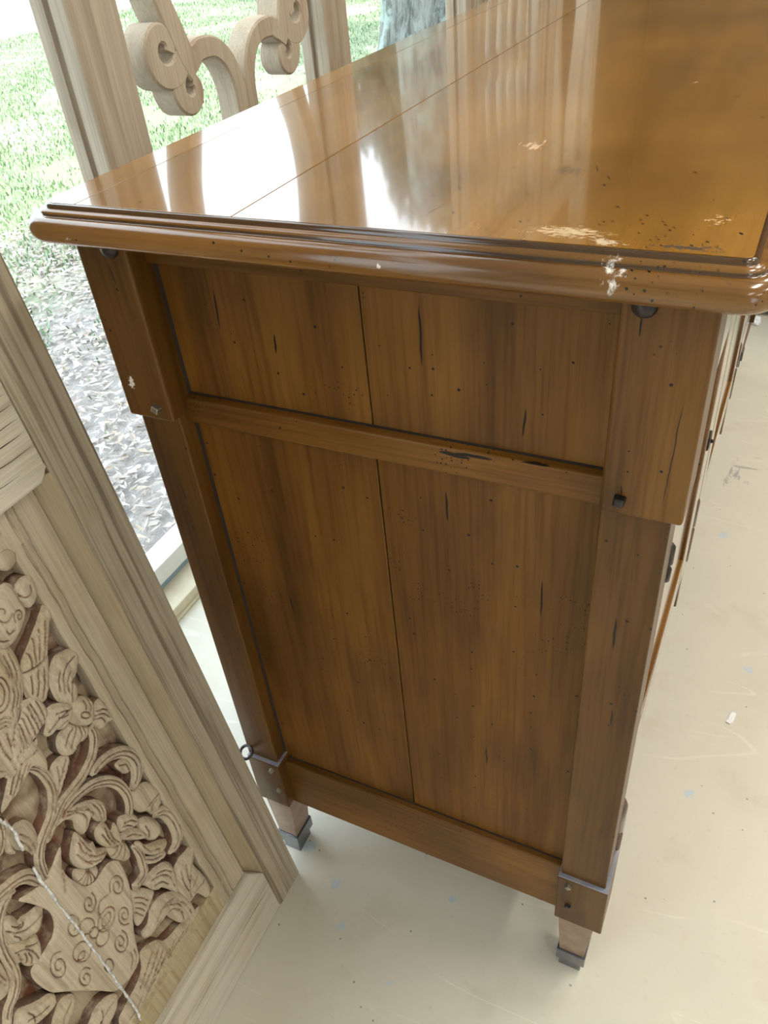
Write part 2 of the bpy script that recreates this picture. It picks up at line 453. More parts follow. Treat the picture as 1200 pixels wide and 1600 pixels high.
for i, (a, b) in enumerate(((2.9, 4.4),)):
    w = structure(bpy.data.objects.new('window_%d' % (i + 4), None)); COL.objects.link(w)
    y = RY0 - .1
    for z0, z1 in ((.35, .40), (2.45, 2.5)): box('window_frame', a, b, y - .03, y + .03, z0, z1, M_ALU, w, .002)
    for x0 in (a, b - .05): box('window_frame', x0, x0 + .05, y - .03, y + .03, .40, 2.45, M_ALU, w, .002)
    box('pane', a + .04, b - .04, y - .003, y + .003, .39, 2.46, M_GLASS, w, 0)

structure(box('trim_4', -.60, -.272, -1.2, -.06, 2.16, 2.20, M_ALU, bev=.003))   # shelf the door leans on

# added, unseen ceiling lamps, placed to light the floor more than the cabinet side
M_ADDED_LIGHT = simple('added_light_diffuser', (.9, .9, .9), .5, emit=((1.0, .93, .82), 6.0))
for i, (x, y) in enumerate(((2.2, -1.9), (3.8, -1.9), (1.5, .7), (3.2, .7), (1.5, 3.2), (3.2, 3.2))):
    where = ['nearest the front windows on the window side', 'nearest the front windows on the blank-wall side', 'over the middle of the room on the window side',
             'over the middle of the room on the blank-wall side', 'at the far end on the window side', 'at the far end on the blank-wall side'][i]
    t = thing('added_ceiling_light', 'added, unseen long white ceiling light ' + where, 'ceiling light', (x, y, RZ), 'added ceiling lights')
    box('housing', -.16, .16, -.62, .62, -.06, 0, M_ALU, t, .004)
    box('diffuser', -.14, .14, -.60, .60, -.085, -.0605, M_ADDED_LIGHT, t, .006)
    ld = bpy.data.lights.new('added_light_area', 'AREA')
    ld.shape = 'RECTANGLE'; ld.size = .28; ld.size_y = 1.2; ld.energy = ADDED_LAMP_WATTS * (.24 if y < 0 else .95); ld.color = (1.0, .93, .82)
    lo = bpy.data.objects.new('added_lamp', ld); COL.objects.link(lo); lo.parent = t; lo.location = (0, 0, -.09)

# ------------------------------------------------------------------ outside the windows
def ground_material():
    M = Mat('lawn_soil')
    o = M.obj()
    n = M.noise(o, 4, 5, .65)
    f = M.noise(o, 40, 4, .7)
    sx = M.t.nodes.new('ShaderNodeSeparateXYZ'); M.t.links.new(o, sx.inputs[0])
    lawn = M.step(M.math('ADD', sx.outputs['X'], M.math('MULTIPLY', n, 1.4)), -1.2, -2.0)
    soil = M.mix(f, (.34, .31, .31), (.52, .49, .48))
    turf = M.mix(f, (.17, .23, .12), (.31, .36, .23))
    col = M.mix(lawn, soil, turf)
    dry = M.step(M.noise(o, .8, 3), .50, .62)
    col = M.mix(M.math('MULTIPLY', dry, lawn), col, (.55, .51, .42))
    M.set(Base_Color=col, Roughness=.95, Normal=M.bump(f, .8, .02))
    return M.m
bm = bmesh.new()
bmesh.ops.create_grid(bm, x_segments=60, y_segments=60, size=.5)
for v in bm.verts:
    v.co.x = -.62 - (v.co.x + .5) * 40; v.co.y = -15 + (v.co.y + .5) * 60
    v.co.z = -.10 + .02 * math.sin(v.co.x * 1.3) * math.cos(v.co.y * .9)
structure(from_bm('ground', bm, ground_material()))

def scatter(name, n, region, maker, mat, label, cat, colours):
    vs, fs, cols = [], [], []
    for _ in range(n):
        x = rng.uniform(region[0], region[1]); y = rng.uniform(region[2], region[3])
        q = maker(x, y)
        if q is None: continue
        pv, pf = q
        k = len(vs); vs += pv; fs += [tuple(i + k for i in f) for f in pf]
        cols += [rng.choice(colours)] * len(pv)
    me = bpy.data.meshes.new(name)
    me.from_pydata(vs, [], fs)
    ca = me.color_attributes.new('tint', 'FLOAT_COLOR', 'POINT')
    ca.data.foreach_set('color', [c for t in cols for c in (*t, 1)])
    o = link(name, me, mat)
    return tag(o, label, cat, kind='stuff')

def tint_material(name, rough, trans=0.0):
    M = Mat(name)
    c = M.node('Attribute', attribute_name='tint')
    n = M.noise(M.obj(), 90, 2)
    c = M.mix(1.0, c, M.ramp(n, [(.3, .8), (.7, 1.15)]), 'MULTIPLY')
    M.set(Base_Color=c, Roughness=rough)
    return M.m

def litter(x, y):
    edge = -2.1 + .7 * math.sin(y * 1.7)
    if x < edge and rng.random() < min(1, (edge - x) * 1.1): return None
    a = rng.uniform(0, 6.28); chip = rng.random() < (.65 if x > -1.7 else .25)
    l = rng.uniform(.012, .034) if chip else rng.uniform(.010, .020); w = l * (rng.uniform(.12, .3) if chip else rng.uniform(.5, .8)); z = -.095 + rng.uniform(0, .022)
    t = rng.uniform(-.5, .5); b = rng.uniform(.1, .5) * w
    out = []
    for u, v, h in ((-l, 0, 0), (0, -w, b), (l, 0, l * .3 * t), (0, w, b * .7), (0, 0, -b * .3)):
        out.append((x + u*math.cos(a) - v*math.sin(a), y + u*math.sin(a) + v*math.cos(a), z + h + u * t * .35))
    return out, [(0, 1, 4), (1, 2, 4), (2, 3, 4), (3, 0, 4)]
scatter('leaf_litter', 26000, (-3.3, -.64, -.3, 4.2), litter, tint_material('dry_leaf', .6),
        'pale dry leaves and wood chips on the ground outside the window', 'leaf litter',
        [(.60,.56,.53), (.54,.49,.46), (.48,.42,.39), (.42,.36,.33), (.38,.32,.30), (.68,.65,.62), (.46,.40,.36), (.36,.31,.29), (.52,.42,.33), (.44,.37,.34)])

def blade(x, y):
    if x > -2.0 + .5 * math.sin(y * 2.1) and rng.random() < .82: return None
    n = math.sin(x * 3.1 + math.sin(y * 2.3)) * math.cos(y * 2.7 + math.sin(x * 1.9))
    if n < -.35 and rng.random() < .8: return None
    h = rng.uniform(.012, .042); a = rng.uniform(0, 6.28); w = rng.uniform(.003, .007); b = rng.uniform(.2, 1.0) * h
    c, s = math.cos(a), math.sin(a); z = -.10
    return ([(x - w*s, y + w*c, z), (x + w*s, y - w*c, z), (x + .5*b*c + w*.7*s, y + .5*b*s - w*.7*c, z + h*.7), (x + .5*b*c - w*.7*s, y + .5*b*s + w*.7*c, z + h*.7), (x + b*c, y + b*s, z + h)],
            [(0, 1, 2, 3), (3, 2, 4)])
scatter('lawn_grass', 170000, (-10.0, -1.3, .6, 12.5), blade, tint_material('grass_blade', .55),
        'bright sunlit lawn grass outside the window', 'grass',
        [(.20,.32,.16), (.27,.39,.21), (.16,.26,.12), (.36,.44,.28), (.52,.52,.42), (.23,.35,.21)])

# a tree whose trunk shows between the screens
def bark_material():
    M = Mat('lichen_bark')
    o = M.obj()
    n = M.noise(M.mapping((9, 9, 2.2)), 1.6, 6, .7, .4)
    l = M.noise(o, 5, 4, .6)
    col = M.mix(M.step(n, .38, .62), (.10, .11, .10), (.34, .36, .34))
    col = M.mix(M.step(l, .5, .62), col, (.36, .45, .42))
    M.set(Base_Color=col, Roughness=.9, Normal=M.bump(n, 1.0, .05))
    return M.m
M_BARK = bark_material()
def leaf_cluster(cx, cy, cz, r, n, seed):
    rr = random.Random(seed); vs, fs, cols = [], [], []
    for _ in range(n):
        d = Vector((rr.gauss(0, 1), rr.gauss(0, 1), rr.gauss(0, .7))).normalized() * r * rr.uniform(.35, 1) ** .5
        p = Vector((cx, cy, cz)) + d
        u = Vector((rr.gauss(0, 1), rr.gauss(0, 1), rr.gauss(0, 1))).normalized(); w = u.cross(Vector((rr.gauss(0,1), rr.gauss(0,1), rr.gauss(0,1)))).normalized()
        l = rr.uniform(.07, .14); k = len(vs)
        for a, b in ((-l, 0), (0, -l*.4), (l, 0), (0, l*.4)): vs.append(p + u*a + w*b)
        fs.append((k, k+1, k+2, k+3)); cols.append(1)
    return vs, fs
M_LEAF = simple('tree_leaf', (.06, .085, .045), .6, 0, 0, (3, (.10, .13, .08)))
def tree(x, y, r, h, cr, n, label, seed, clusters):
    t = thing('tree', label, 'tree', (x, y, -.1))
    rr = random.Random(seed)
    bm = bmesh.new(); rings = []
    for i in range(13):
        z = h * i / 12; k = r * (1 + .55 * math.exp(-z / .25)) * (1 - .35 * i / 12)
        rings.append([bm.verts.new((k*(1+.08*math.sin(5*a+i*.3)+.05*math.sin(11*a-i*.5))*math.cos(a) + .03*i*math.sin(seed), k*(1+.08*math.sin(5*a+i*.3)+.05*math.sin(11*a-i*.5))*math.sin(a), z)) for a in [2*math.pi*j/40 for j in range(40)]])
    for a, b in zip(rings, rings[1:]):
        for j in range(40): bm.faces.new((a[j], a[(j+1)%40], b[(j+1)%40], b[j]))
    from_bm('trunk', bm, M_BARK, t, True)
    vs, fs = [], []
    for (cx, cy, cz) in clusters:
        tube('branch', [(0, 0, h*.8), (cx*.5, cy*.5, (h*.8 + cz)/2 + .2), (cx, cy, cz)], [r*.4, r*.25, r*.1], M_BARK, t)
        a, b = leaf_cluster(cx, cy, cz, cr, n, rr.random()); k = len(vs); vs += a; fs += [tuple(i+k for i in f) for f in b]
    me = bpy.data.meshes.new('foliage'); me.from_pydata([tuple(v) for v in vs], [], fs)
    f = link('foliage', me, M_LEAF, t); f['kind'] = 'stuff'
    return t
tree(-2.38, 6.35, .37, 3.4, 1.1, 900, 'thick grey-green tree trunk seen between the two wooden screens', 3,
     [(.9, 1.2, 3.9), (1.0, .2, 3.4), (.5, .9, 4.6), (1.6, .6, 4.2)])
tree(-5.0, 12.2, .22, 2.6, .95, 2200, 'dense grey-green tree standing farther off on the lawn behind the thick trunk', 8,
     [(-.9, -.2, 2.6), (-.2, .4, 3.2), (.7, .2, 2.5), (-.6, .3, 3.9), (.6, .5, 4.0), (1.5, .4, 3.2), (1.3, .6, 4.5), (.1, .2, 4.9), (-.3, 0, 1.9), (.9, .2, 1.8)])
RELIEF = [
('carved_head',0,[(1723,7574),(1635,7536),(1542,7529),(1495,7471),(1487,7364),(1503,7311),(1483,7233),(1536,7135),(1652,7044),(1785,7007),(1877,7019),(1947,7116),(1913,7296),(1808,7488)],-120,90,160,[[(1672,7179),(1669,7214),(1656,7243),(1634,7263),(1611,7269),(1590,7262),(1575,7244),(1569,7221),(1572,7197),(1583,7178),(1597,7167),(1612,7165),(1625,7172),(1632,7184),(1633,7197),(1630,7210),(1624,7218),(1616,7221),(1610,7219)],[(1654,7279),(1681,7255),(1711,7245),(1740,7248),(1765,7263),(1783,7286),(1792,7314),(1792,7343),(1785,7369),(1772,7388),(1755,7400),(1738,7404),(1722,7400),(1710,7390),(1703,7377),(1701,7363),(1703,7350),(1708,7341),(1715,7336)],[(1793,7180),(1784,7128),(1731,7120)],[(1890,7231),(1890,7129),(1823,7079)]]),
('carved_curl',0,[(1462,7446),(1378,7473),(1309,7446),(1282,7406),(1292,7305),(1308,7251),(1364,7189),(1432,7164),(1481,7210),(1499,7277),(1490,7320),(1497,7377)],-100,60,100,[[(1490,7362),(1451,7301),(1379,7305),(1350,7381)]]),
('carved_feather',0,[(1297,7032),(1273,6921),(1404,6754),(1522,6593),(1653,6348),(1776,6209),(1864,6230),(1924,6336),(1899,6519),(1805,6698),(1711,6766),(1506,6898)],-140,60,120,[[(1489,6882),(1583,6729),(1646,6627)],[(1385,6918),(1491,6747),(1595,6592)],[(1585,6841),(1650,6722),(1688,6632)],[(1707,6744),(1726,6671),(1762,6598)],[(1850,6626),(1698,6587),(1523,6575)],[(1733,6529),(1793,6403),(1868,6312)],[(1661,6500),(1744,6350),(1819,6258)],[(1815,6541),(1854,6450),(1894,6370)]]),
('carved_body',0,[(2024,7156),(1922,7063),(1847,6987),(1831,6837),(1867,6655),(1966,6453),(2057,6364),(2160,6281),(2271,6267),(2402,6298),(2523,6389)],-130,70,160,[[(2096,6588),(2139,6536),(2188,6507),(2236,6504),(2274,6528),(2297,6575),(2302,6637),(2289,6706),(2259,6770),(2217,6820),(2169,6850),(2122,6854),(2084,6831),(2059,6786),(2053,6724),(2065,6654),(2096,6588)],[(2135,6632),(2164,6596),(2195,6574),(2225,6570),(2248,6583),(2261,6611),(2262,6651),(2252,6695),(2231,6738),(2203,6773),(2172,6795),(2142,6800),(2119,6788),(2105,6760),(2104,6721),(2114,6676),(2135,6632)],[(1933,6968),(1944,6845),(1975,6715)],[(1882,6943),(1896,6814),(1934,6671)],[(1980,6972),(1979,6855),(1990,6758)],[(1972,6638),(2022,6516),(2103,6427)],[(2033,6621),(2070,6522),(2159,6433)],[(1950,6577),(2002,6465),(2085,6387)],[(2302,6457),(2250,6434),(2215,6384)],[(2326,6419),(2274,6396),(2239,6345)],[(2350,6380),(2303,6363),(2270,6323)],[(2159,6433),(2189,6372),(2235,6311)]]),
('carved_leaf',0,[(1488,6466),(1383,6435),(1278,6368),(1285,6258),(1405,6126),(1474,6110),(1446,6059),(1482,5966),(1532,5900),(1601,5885),(1650,5950),(1692,6039),(1701,6149),(1662,6303),(1592,6403)],-130,70,100,[[(1331,6344),(1454,6335),(1555,6247),(1618,6097)],[(1455,6238),(1529,6179),(1576,6071)],[(1444,6127),(1540,6050),(1600,5935)],[(1548,6337),(1610,6266),(1651,6153)]]),
('carved_petal',0,[(1876,6061),(1806,6070),(1719,6011),(1639,5920),(1624,5863),(1681,5803),(1748,5757),(1821,5750),(1862,5778),(1895,5817),(1966,5810),(2007,5880),(1949,5944)],-120,60,80,[[(1661,5884),(1785,5904),(1902,5898),(1980,5878)],[(1686,5892),(1744,5939),(1814,5979)],[(1717,5856),(1777,5885),(1814,5918)],[(1756,5808),(1808,5818),(1853,5808)]]),
('carved_petal',0,[(1649,5856),(1587,5909),(1518,5892),(1454,5831),(1421,5732),(1444,5642),(1503,5561),(1572,5534),(1639,5592),(1702,5688),(1720,5772)],-100,80,120,[[(1539,5656),(1549,5648),(1565,5648),(1582,5657),(1600,5674),(1614,5695),(1623,5717),(1626,5737),(1622,5753),(1612,5761),(1597,5760),(1580,5752),(1562,5735),(1548,5715),(1538,5692),(1535,5671),(1539,5656)],[(1508,5841),(1519,5790),(1547,5760)],[(1460,5786),(1478,5723),(1513,5699)]]),
('carved_petal',0,[(1435,5604),(1362,5638),(1309,5620),(1292,5504),(1299,5403),(1297,5313),(1330,5296),(1397,5330),(1449,5315),(1494,5347),(1510,5410),(1510,5497)],-120,60,80,[[(1430,5577),(1359,5537),(1322,5473)],[(1463,5540),(1386,5493),(1341,5386)],[(1482,5508),(1425,5462),(1410,5380)]]),
('carved_petal',0,[(1747,5710),(1685,5615),(1604,5530),(1613,5464),(1669,5423),(1735,5416),(1777,5447),(1838,5413),(1908,5414),(1961,5471),(1979,5569),(1951,5662),(1890,5715),(1822,5716)],-130,70,100,[[(1716,5631),(1797,5579),(1879,5509)],[(1681,5589),(1720,5507),(1762,5472)],[(1750,5672),(1840,5654),(1918,5590)],[(1651,5554),(1677,5477),(1720,5441)]]),
('carved_wing',0,[(2030,6366),(1975,6342),(1894,6299),(1873,6187),(1878,6074),(1945,6010),(2038,5979),(2147,5949),(2271,5920),(2370,5902),(2449,5913),(2423,6011),(2339,6117),(2261,6189),(2136,6236),(2065,6309)],-120,60,120,[[(1978,6307),(1985,6197),(1998,6013)],[(1915,6294),(1919,6200),(1941,6046)],[(2013,6308),(2034,6175),(2046,6009)],[(2062,6286),(2083,6153),(2104,5988)],[(2112,6247),(2143,6126),(2162,5968)],[(2167,6214),(2204,6100),(2221,5959)],[(2222,6182),(2252,6078),(2279,5950)],[(2270,6160),(2304,6063),(2328,5941)],[(2322,6105),(2347,6036),(2370,5944)]]),
('carved_tail',0,[(2452,5922),(2356,5881),(2213,5884),(2119,5891),(2194,5798),(2279,5719),(2352,5688),(2442,5659),(2554,5620),(2667,5605),(2745,5588),(2733,5635),(2614,5745),(2518,5844)],-130,50,80,[[(2378,5847),(2492,5747),(2622,5650)],[(2300,5830),(2394,5764),(2494,5687)],[(2442,5869),(2532,5780),(2621,5691)],[(2207,5836),(2295,5781),(2358,5737)]]),
('carved_stem',1,[(2354,5758),(2278,5648),(2247,5488),(2262,5311),(2327,5175),(2432,5050),(2566,4970),(2694,4883),(2778,4763),(2829,4589),(2842,4460)],-120,50,60,[60,110,120,120,120,120,120,130,130,120,60]),
('carved_stem',1,[(1565,5475),(1582,5343),(1651,5228),(1772,5132),(1934,5071),(2107,5053),(2251,5045),(2386,4984),(2527,4911),(2631,4833)],-120,50,60,[100,120,120,120,120,120,120,110,100,60]),
('carved_stem',1,[(2418,4867),(2257,4938),(2083,4926),(1911,4866),(1769,4745),(1666,4582),(1626,4379),(1651,4200),(1739,4070),(1818,4055)],-120,50,60,[40,80,100,120,130,130,130,130,110,60]),
('carved_stem',1,[(1853,4963),(1711,4985),(1562,4944),(1410,4821),(1332,4639),(1350,4467),(1437,4360),(1557,4297)],-120,60,60,[60,120,140,150,180,200,160,60]),
('carved_curl',0,[(1555,4787),(1459,4757),(1416,4654),(1429,4574),(1481,4545),(1535,4592),(1551,4661),(1567,4730)],-110,50,60,[[(1534,4747),(1468,4685),(1474,4597)]]),
('carved_leaf',0,[(2189,5446),(2092,5494),(1976,5463),(1943,5388),(2014,5304),(2163,5189),(2265,5148),(2264,5214),(2232,5328)],-140,50,80,[[(1989,5426),(2124,5316),(2248,5193)],[(2104,5444),(2138,5357),(2170,5288)]]),
('carved_leaf',0,[(2472,4842),(2355,4906),(2225,4859),(2065,4751),(1954,4618),(1927,4482),(1995,4331),(2054,4343),(2096,4454),(2106,4543),(2184,4485),(2256,4469),(2297,4505),(2301,4634),(2273,4714),(2336,4807),(2401,4831)],-140,60,90,[[(2316,4873),(2197,4772),(2162,4625),(2219,4513)],[(2185,4825),(2100,4728),(2071,4566)],[(2016,4657),(2002,4539),(2034,4413)],[(2272,4880),(2171,4781),(2093,4670)],[(1958,4575),(1969,4467),(2003,4392)]]),
('carved_leaf',0,[(1551,4229),(1408,4185),(1303,4069),(1260,3880),(1299,3748),(1394,3695),(1485,3692),(1521,3824),(1597,3906),(1629,4057),(1626,4182)],-140,50,80,[[(1292,3871),(1413,3881),(1509,3887)],[(1362,3837),(1438,3838),(1480,3765)]]),
('carved_petal',0,[(2131,4376),(2044,4359),(2029,4274),(2026,4167),(1954,4213),(1950,4105),(1975,3986),(2028,3936),(2111,3986),(2169,4076),(2202,4205),(2190,4314)],-100,70,90,[[(2083,4330),(2105,4184),(2087,4027)],[(2049,4202),(2066,4099),(2043,3986)],[(2146,4298),(2140,4161),(2127,4036)]]),
('carved_petal',0,[(1876,4171),(1803,4140),(1731,4063),(1690,3951),(1712,3851),(1768,3880),(1822,3909),(1880,3970),(1921,3979),(1933,4075)],-110,60,70,[[(1856,4089),(1777,4025),(1734,3937)],[(1893,4066),(1835,4007),(1793,3918)]]),
('carved_petal',0,[(1938,3988),(1852,3937),(1781,3857),(1733,3732),(1719,3630),(1771,3626),(1856,3730),(1931,3844),(1983,3952)],-90,60,70,[[(1930,3924),(1852,3858),(1784,3728)]]),
('carved_petal',0,[(1708,3840),(1622,3820),(1541,3702),(1507,3543),(1545,3434),(1629,3422),(1700,3475),(1727,3599),(1745,3735)],-120,90,120,[[(1677,3767),(1680,3637),(1701,3559)]]),
('carved_petal',0,[(2158,4022),(2071,3940),(1983,3856),(1967,3725),(2005,3621),(2075,3622),(2135,3718),(2173,3807),(2175,3918)],-120,60,80,[[(2024,3866),(2089,3834),(2145,3816)],[(1987,3810),(2041,3759),(2094,3708)],[(2068,3908),(2124,3890),(2166,3876)]]),
('carved_curl',1,[(1497,3691),(1374,3594),(1314,3425),(1317,3233),(1358,3067),(1458,2988),(1591,2992)],-120,60,60,[80,160,200,200,180,140,50]),
('carved_petal',0,[(1870,3665),(1809,3625),(1782,3502),(1686,3409),(1588,3313),(1539,3239),(1612,3181),(1702,3207),(1794,3311),(1851,3470)],-100,60,70,[[(1821,3562),(1790,3403),(1680,3287)]]),
('carved_petal',0,[(1897,3477),(1850,3346),(1750,3215),(1634,3147),(1633,3058),(1731,3070),(1832,3161),(1906,3294)],-120,50,60,[[(1880,3338),(1802,3213),(1696,3130)]]),
('carved_curl',1,[(1897,3664),(1884,3479),(1914,3302),(1970,3164),(2080,3145),(2184,3177)],-130,50,60,[60,120,130,120,140,100]),
('carved_leaf',0,[(2350,4571),(2320,4501),(2308,4383),(2299,4293),(2250,4268),(2262,4159),(2192,4075),(2191,4022),(2268,3986),(2364,4008),(2464,4091),(2519,4207),(2534,4334),(2482,4453)],-120,70,100,[[(2391,4486),(2403,4329),(2330,4136),(2216,4035)],[(2357,4508),(2353,4377),(2342,4258)],[(2472,4387),(2451,4251),(2410,4109)],[(2412,4176),(2362,4083),(2302,4039)]]),
('carved_shell',0,[(2567,4196),(2503,4131),(2435,4033),(2373,3958),(2394,3886),(2475,3860),(2554,3871),(2610,3953),(2627,4062),(2616,4149)],-140,60,80,[[(2488,4072),(2549,4068),(2610,4064)],[(2486,4054),(2545,4017),(2604,3981)],[(2480,4040),(2527,3980),(2575,3920)],[(2469,4030),(2497,3952),(2526,3874)],[(2456,4030),(2462,3952),(2468,3873)]]),
('carved_leaf',0,[(2052,3045),(1984,3076),(1867,3058),(1748,2995),(1671,2900),(1647,2756),(1688,2613),(1740,2453),(1748,2342),(1808,2477),(1844,2601),(1902,2730),(1959,2767),(2002,2871),(2023,2966)],-120,60,90,[[(1967,3018),(1841,2926),(1755,2755),(1763,2555)],[(1963,2894),(1871,2829),(1822,2685)],[(1871,3007),(1765,2920),(1706,2793)]]),
('carved_leaf',0,[(1261,2626),(1272,2506),(1377,2398),(1350,2134),(1335,1948),(1370,1778),(1458,1730),(1500,1870),(1551,1990),(1666,1994),(1727,2038),(1743,2258),(1719,2468),(1645,2621),(1521,2692),(1394,2669)],-140,60,120,[[(1301,2582),(1459,2407),(1611,2190),(1656,2010)],[(1481,2566),(1530,2431),(1565,2271)],[(1584,2582),(1628,2408),(1635,2199)],[(1396,2210),(1497,2187),(1573,2156)],[(1382,2026),(1489,2046),(1571,2057)]]),
('carved_leaf',0,[(2264,2510),(2151,2616),(2017,2624),(1902,2547),(1785,2374),(1723,2140),(1716,1900),(1749,1792),(1834,1847),(1949,1943),(1990,2067),(2025,2196),(2046,2300),(2121,2309),(2238,2334),(2332,2351),(2389,2428),(2366,2511)],-120,60,90,[[(2197,2449),(2044,2486),(1885,2391),(1779,2141),(1773,1902)],[(2041,2354),(1939,2298),(1876,2120),(1903,1974)],[(2088,2502),(1983,2501),(1867,2422)],[(2293,2373),(2202,2395),(2129,2387)],[(1952,2416),(1862,2288),(1839,2184)]]),
('carved_leaf',0,[(2235,3135),(2136,3053),(2062,2925),(2003,2764),(2090,2703),(2228,2642),(2358,2634),(2368,2744),(2293,2912)],-150,40,80,[[(2224,3029),(2164,2922),(2119,2784)],[(2253,2960),(2198,2863),(2173,2758)],[(2281,2891),(2243,2808),(2220,2720)],[(2310,2821),(2289,2752),(2273,2693)]]),
('carved_bark',0,[(2541,2258),(2417,2209),(2316,2113),(2241,1967),(2009,1892),(1857,1811),(1668,1733),(1820,1673),(2094,1648),(2350,1639),(2577,1620),(2798,1602),(2993,1576),(3158,1635),(3138,1874),(2980,1936),(2759,1972),(2618,2083)],-140,40,100,[[(2449,2109),(2609,2013),(2800,1904)],[(2362,2035),(2527,1931),(2732,1846)],[(2312,1938),(2501,1842),(2721,1734)],[(2261,1839),(2455,1784),(2675,1724)],[(2132,1824),(2320,1785),(2486,1777)],[(1996,1768),(2147,1751),(2316,1744)],[(2856,1766),(2980,1726),(3104,1725)],[(2755,1720),(2881,1680),(3016,1665)],[(1871,1736),(1992,1725),(2102,1732)]]),
('butterfly_plaque',0,[(2552,4665),(2660,4441),(2675,4301),(2656,4166),(2605,3961),(2521,3872),(2446,3853),(2336,3872),(2244,3857),(2151,3747),(2149,3594),(2179,3406),(2233,3212),(2309,3023),(2445,2773),(2546,2497),(2610,2303),(2757,2243),(2912,2269),(3046,2361),(3151,2605),(3256,2832),(3373,3072),(3489,3294),(3523,3429),(3542,3616),(3536,3747),(3505,3826),(3442,3838),(3371,3832),(3242,3856),(3144,3889),(3065,3986),(3028,4158),(3065,4343),(3121,4506),(3175,4651),(3078,4606),(2974,4552),(2894,4515),(2746,4570)],-90,30,60,[[(2432,3541),(2394,3628),(2338,3667),(2284,3650),(2251,3586),(2246,3502),(2270,3428),(2310,3388),(2352,3392),(2381,3432),(2388,3490),(2375,3544),(2350,3576),(2323,3579),(2303,3558),(2296,3524),(2302,3492),(2315,3474),(2329,3473)],[(2589,3808),(2590,3727),(2613,3655),(2652,3611),(2693,3603),(2726,3631),(2743,3682),(2741,3741),(2723,3790),(2696,3819),(2668,3822),(2647,3802),(2638,3768),(2640,3732),(2653,3703),(2669,3690),(2683,3692),(2692,3705),(2694,3722)],[(2481,2919),(2521,2965),(2538,3040),(2529,3118),(2499,3176),(2460,3200),(2424,3186),(2401,3142),(2396,3085),(2410,3033),(2435,3002),(2462,2998),(2482,3018),(2491,3052),(2488,3087),(2476,3112),(2460,3120),(2448,3114),(2442,3098)],[(2578,2948),(2568,2842),(2593,2741),(2642,2681),(2695,2678),(2735,2726),(2748,2804),(2735,2882),(2703,2935),(2664,2947),(2633,2921),(2619,2871),(2624,2816),(2644,2778),(2668,2765),(2688,2778),(2697,2806),(2695,2835),(2685,2854)],[(2927,3887),(2884,3848),(2863,3776),(2867,3693),(2894,3622),(2934,3582),(2974,3580),(3004,3611),(3017,3664),(3013,3722),(2993,3768),(2967,3792),(2942,3791),(2924,3769),(2918,3736),(2922,3704),(2934,3681),(2948,3673),(2959,3678)],[(3194,3636),(3244,3697),(3305,3690),(3358,3626),(3386,3531),(3382,3438),(3350,3379),(3304,3370),(3261,3409),(3236,3476),(3234,3545),(3253,3592),(3283,3604),(3312,3584),(3330,3545),(3333,3503),(3324,3474),(3308,3466),(3294,3476)],[(3087,3027),(3109,3101),(3146,3140),(3188,3138),(3223,3100),(3243,3038),(3244,2973),(3228,2920),(3201,2893),(3172,2896),(3148,2925),(3136,2967),(3137,3010),(3149,3040),(3165,3053),(3182,3048),(3193,3030),(3197,3008),(3195,2990)],[(2603,3180),(2654,3172),(2702,3184),(2740,3216),(2763,3262),(2766,3315),(2750,3367),(2718,3410),(2673,3439),(2623,3448),(2575,3436),(2536,3405),(2513,3359),(2508,3306),(2524,3253),(2557,3208),(2603,3180)],[(2623,3252),(2651,3245),(2678,3249),(2698,3263),(2710,3283),(2710,3307),(2700,3332),(2680,3354),(2654,3369),(2626,3375),(2599,3372),(2579,3359),(2567,3338),(2566,3314),(2576,3289),(2596,3267),(2623,3252)],[(2798,3272),(2819,3266),(2840,3272),(2859,3291),(2872,3318),(2878,3351),(2876,3383),(2866,3410),(2849,3429),(2829,3435),(2807,3429),(2789,3411),(2775,3384),(2769,3351),(2771,3319),(2781,3291),(2798,3272)],[(2830,3405),(2865,3420),(2897,3452),(2920,3495),(2931,3544),(2929,3591),(2915,3628),(2889,3651),(2857,3656),(2822,3642),(2791,3612),(2767,3569),(2755,3519),(2756,3472),(2771,3433),(2797,3410),(2830,3405)],[(2757,3069),(2793,3063),(2828,3074),(2856,3101),(2873,3139),(2877,3182),(2867,3225),(2845,3259),(2814,3282),(2779,3288),(2744,3278),(2716,3252),(2698,3214),(2694,3170),(2703,3127),(2726,3092),(2757,3069)],[(3010,3178),(3051,3182),(3089,3208),(3120,3252),(3138,3307),(3142,3366),(3130,3419),(3104,3458),(3069,3478),(3029,3476),(2990,3451),(2959,3408),(2939,3353),(2935,3293),(2947,3239),(2973,3199),(3010,3178)],[(3062,3253),(3081,3256),(3098,3266),(3111,3280),(3117,3298),(3116,3316),(3107,3331),(3093,3342),(3075,3346),(3056,3343),(3039,3333),(3026,3318),(3020,3301),(3021,3283),(3030,3267),(3044,3257),(3062,3253)],[(2471,3553),(2577,3598),(2645,3522),(2673,3402)],[(2551,4602),(2676,4430),(2792,4175)],[(2651,2546),(2678,2439),(2759,2344)],[(2597,2535),(2627,2401),(2691,2335)],[(2882,2694),(2901,2672),(2923,2665),(2944,2674),(2961,2697),(2971,2731),(2973,2769),(2967,2808),(2954,2840),(2935,2862),(2914,2869),(2893,2860),(2876,2838),(2866,2805),(2863,2766),(2869,2727),(2882,2694)]]),
('carved_stem',1,[(3568,4972),(3399,4932),(3240,4893),(3082,4841),(2974,4757),(2926,4628),(2909,4474)],-120,50,60,[120,140,150,150,160,140,80]),
('carved_stem',1,[(3118,4756),(3228,4775),(3363,4696),(3481,4535),(3553,4310),(3588,4085),(3648,3903),(3754,3790),(3867,3723),(3996,3545)],-120,50,60,[50,90,110,120,120,130,140,140,120,100]),
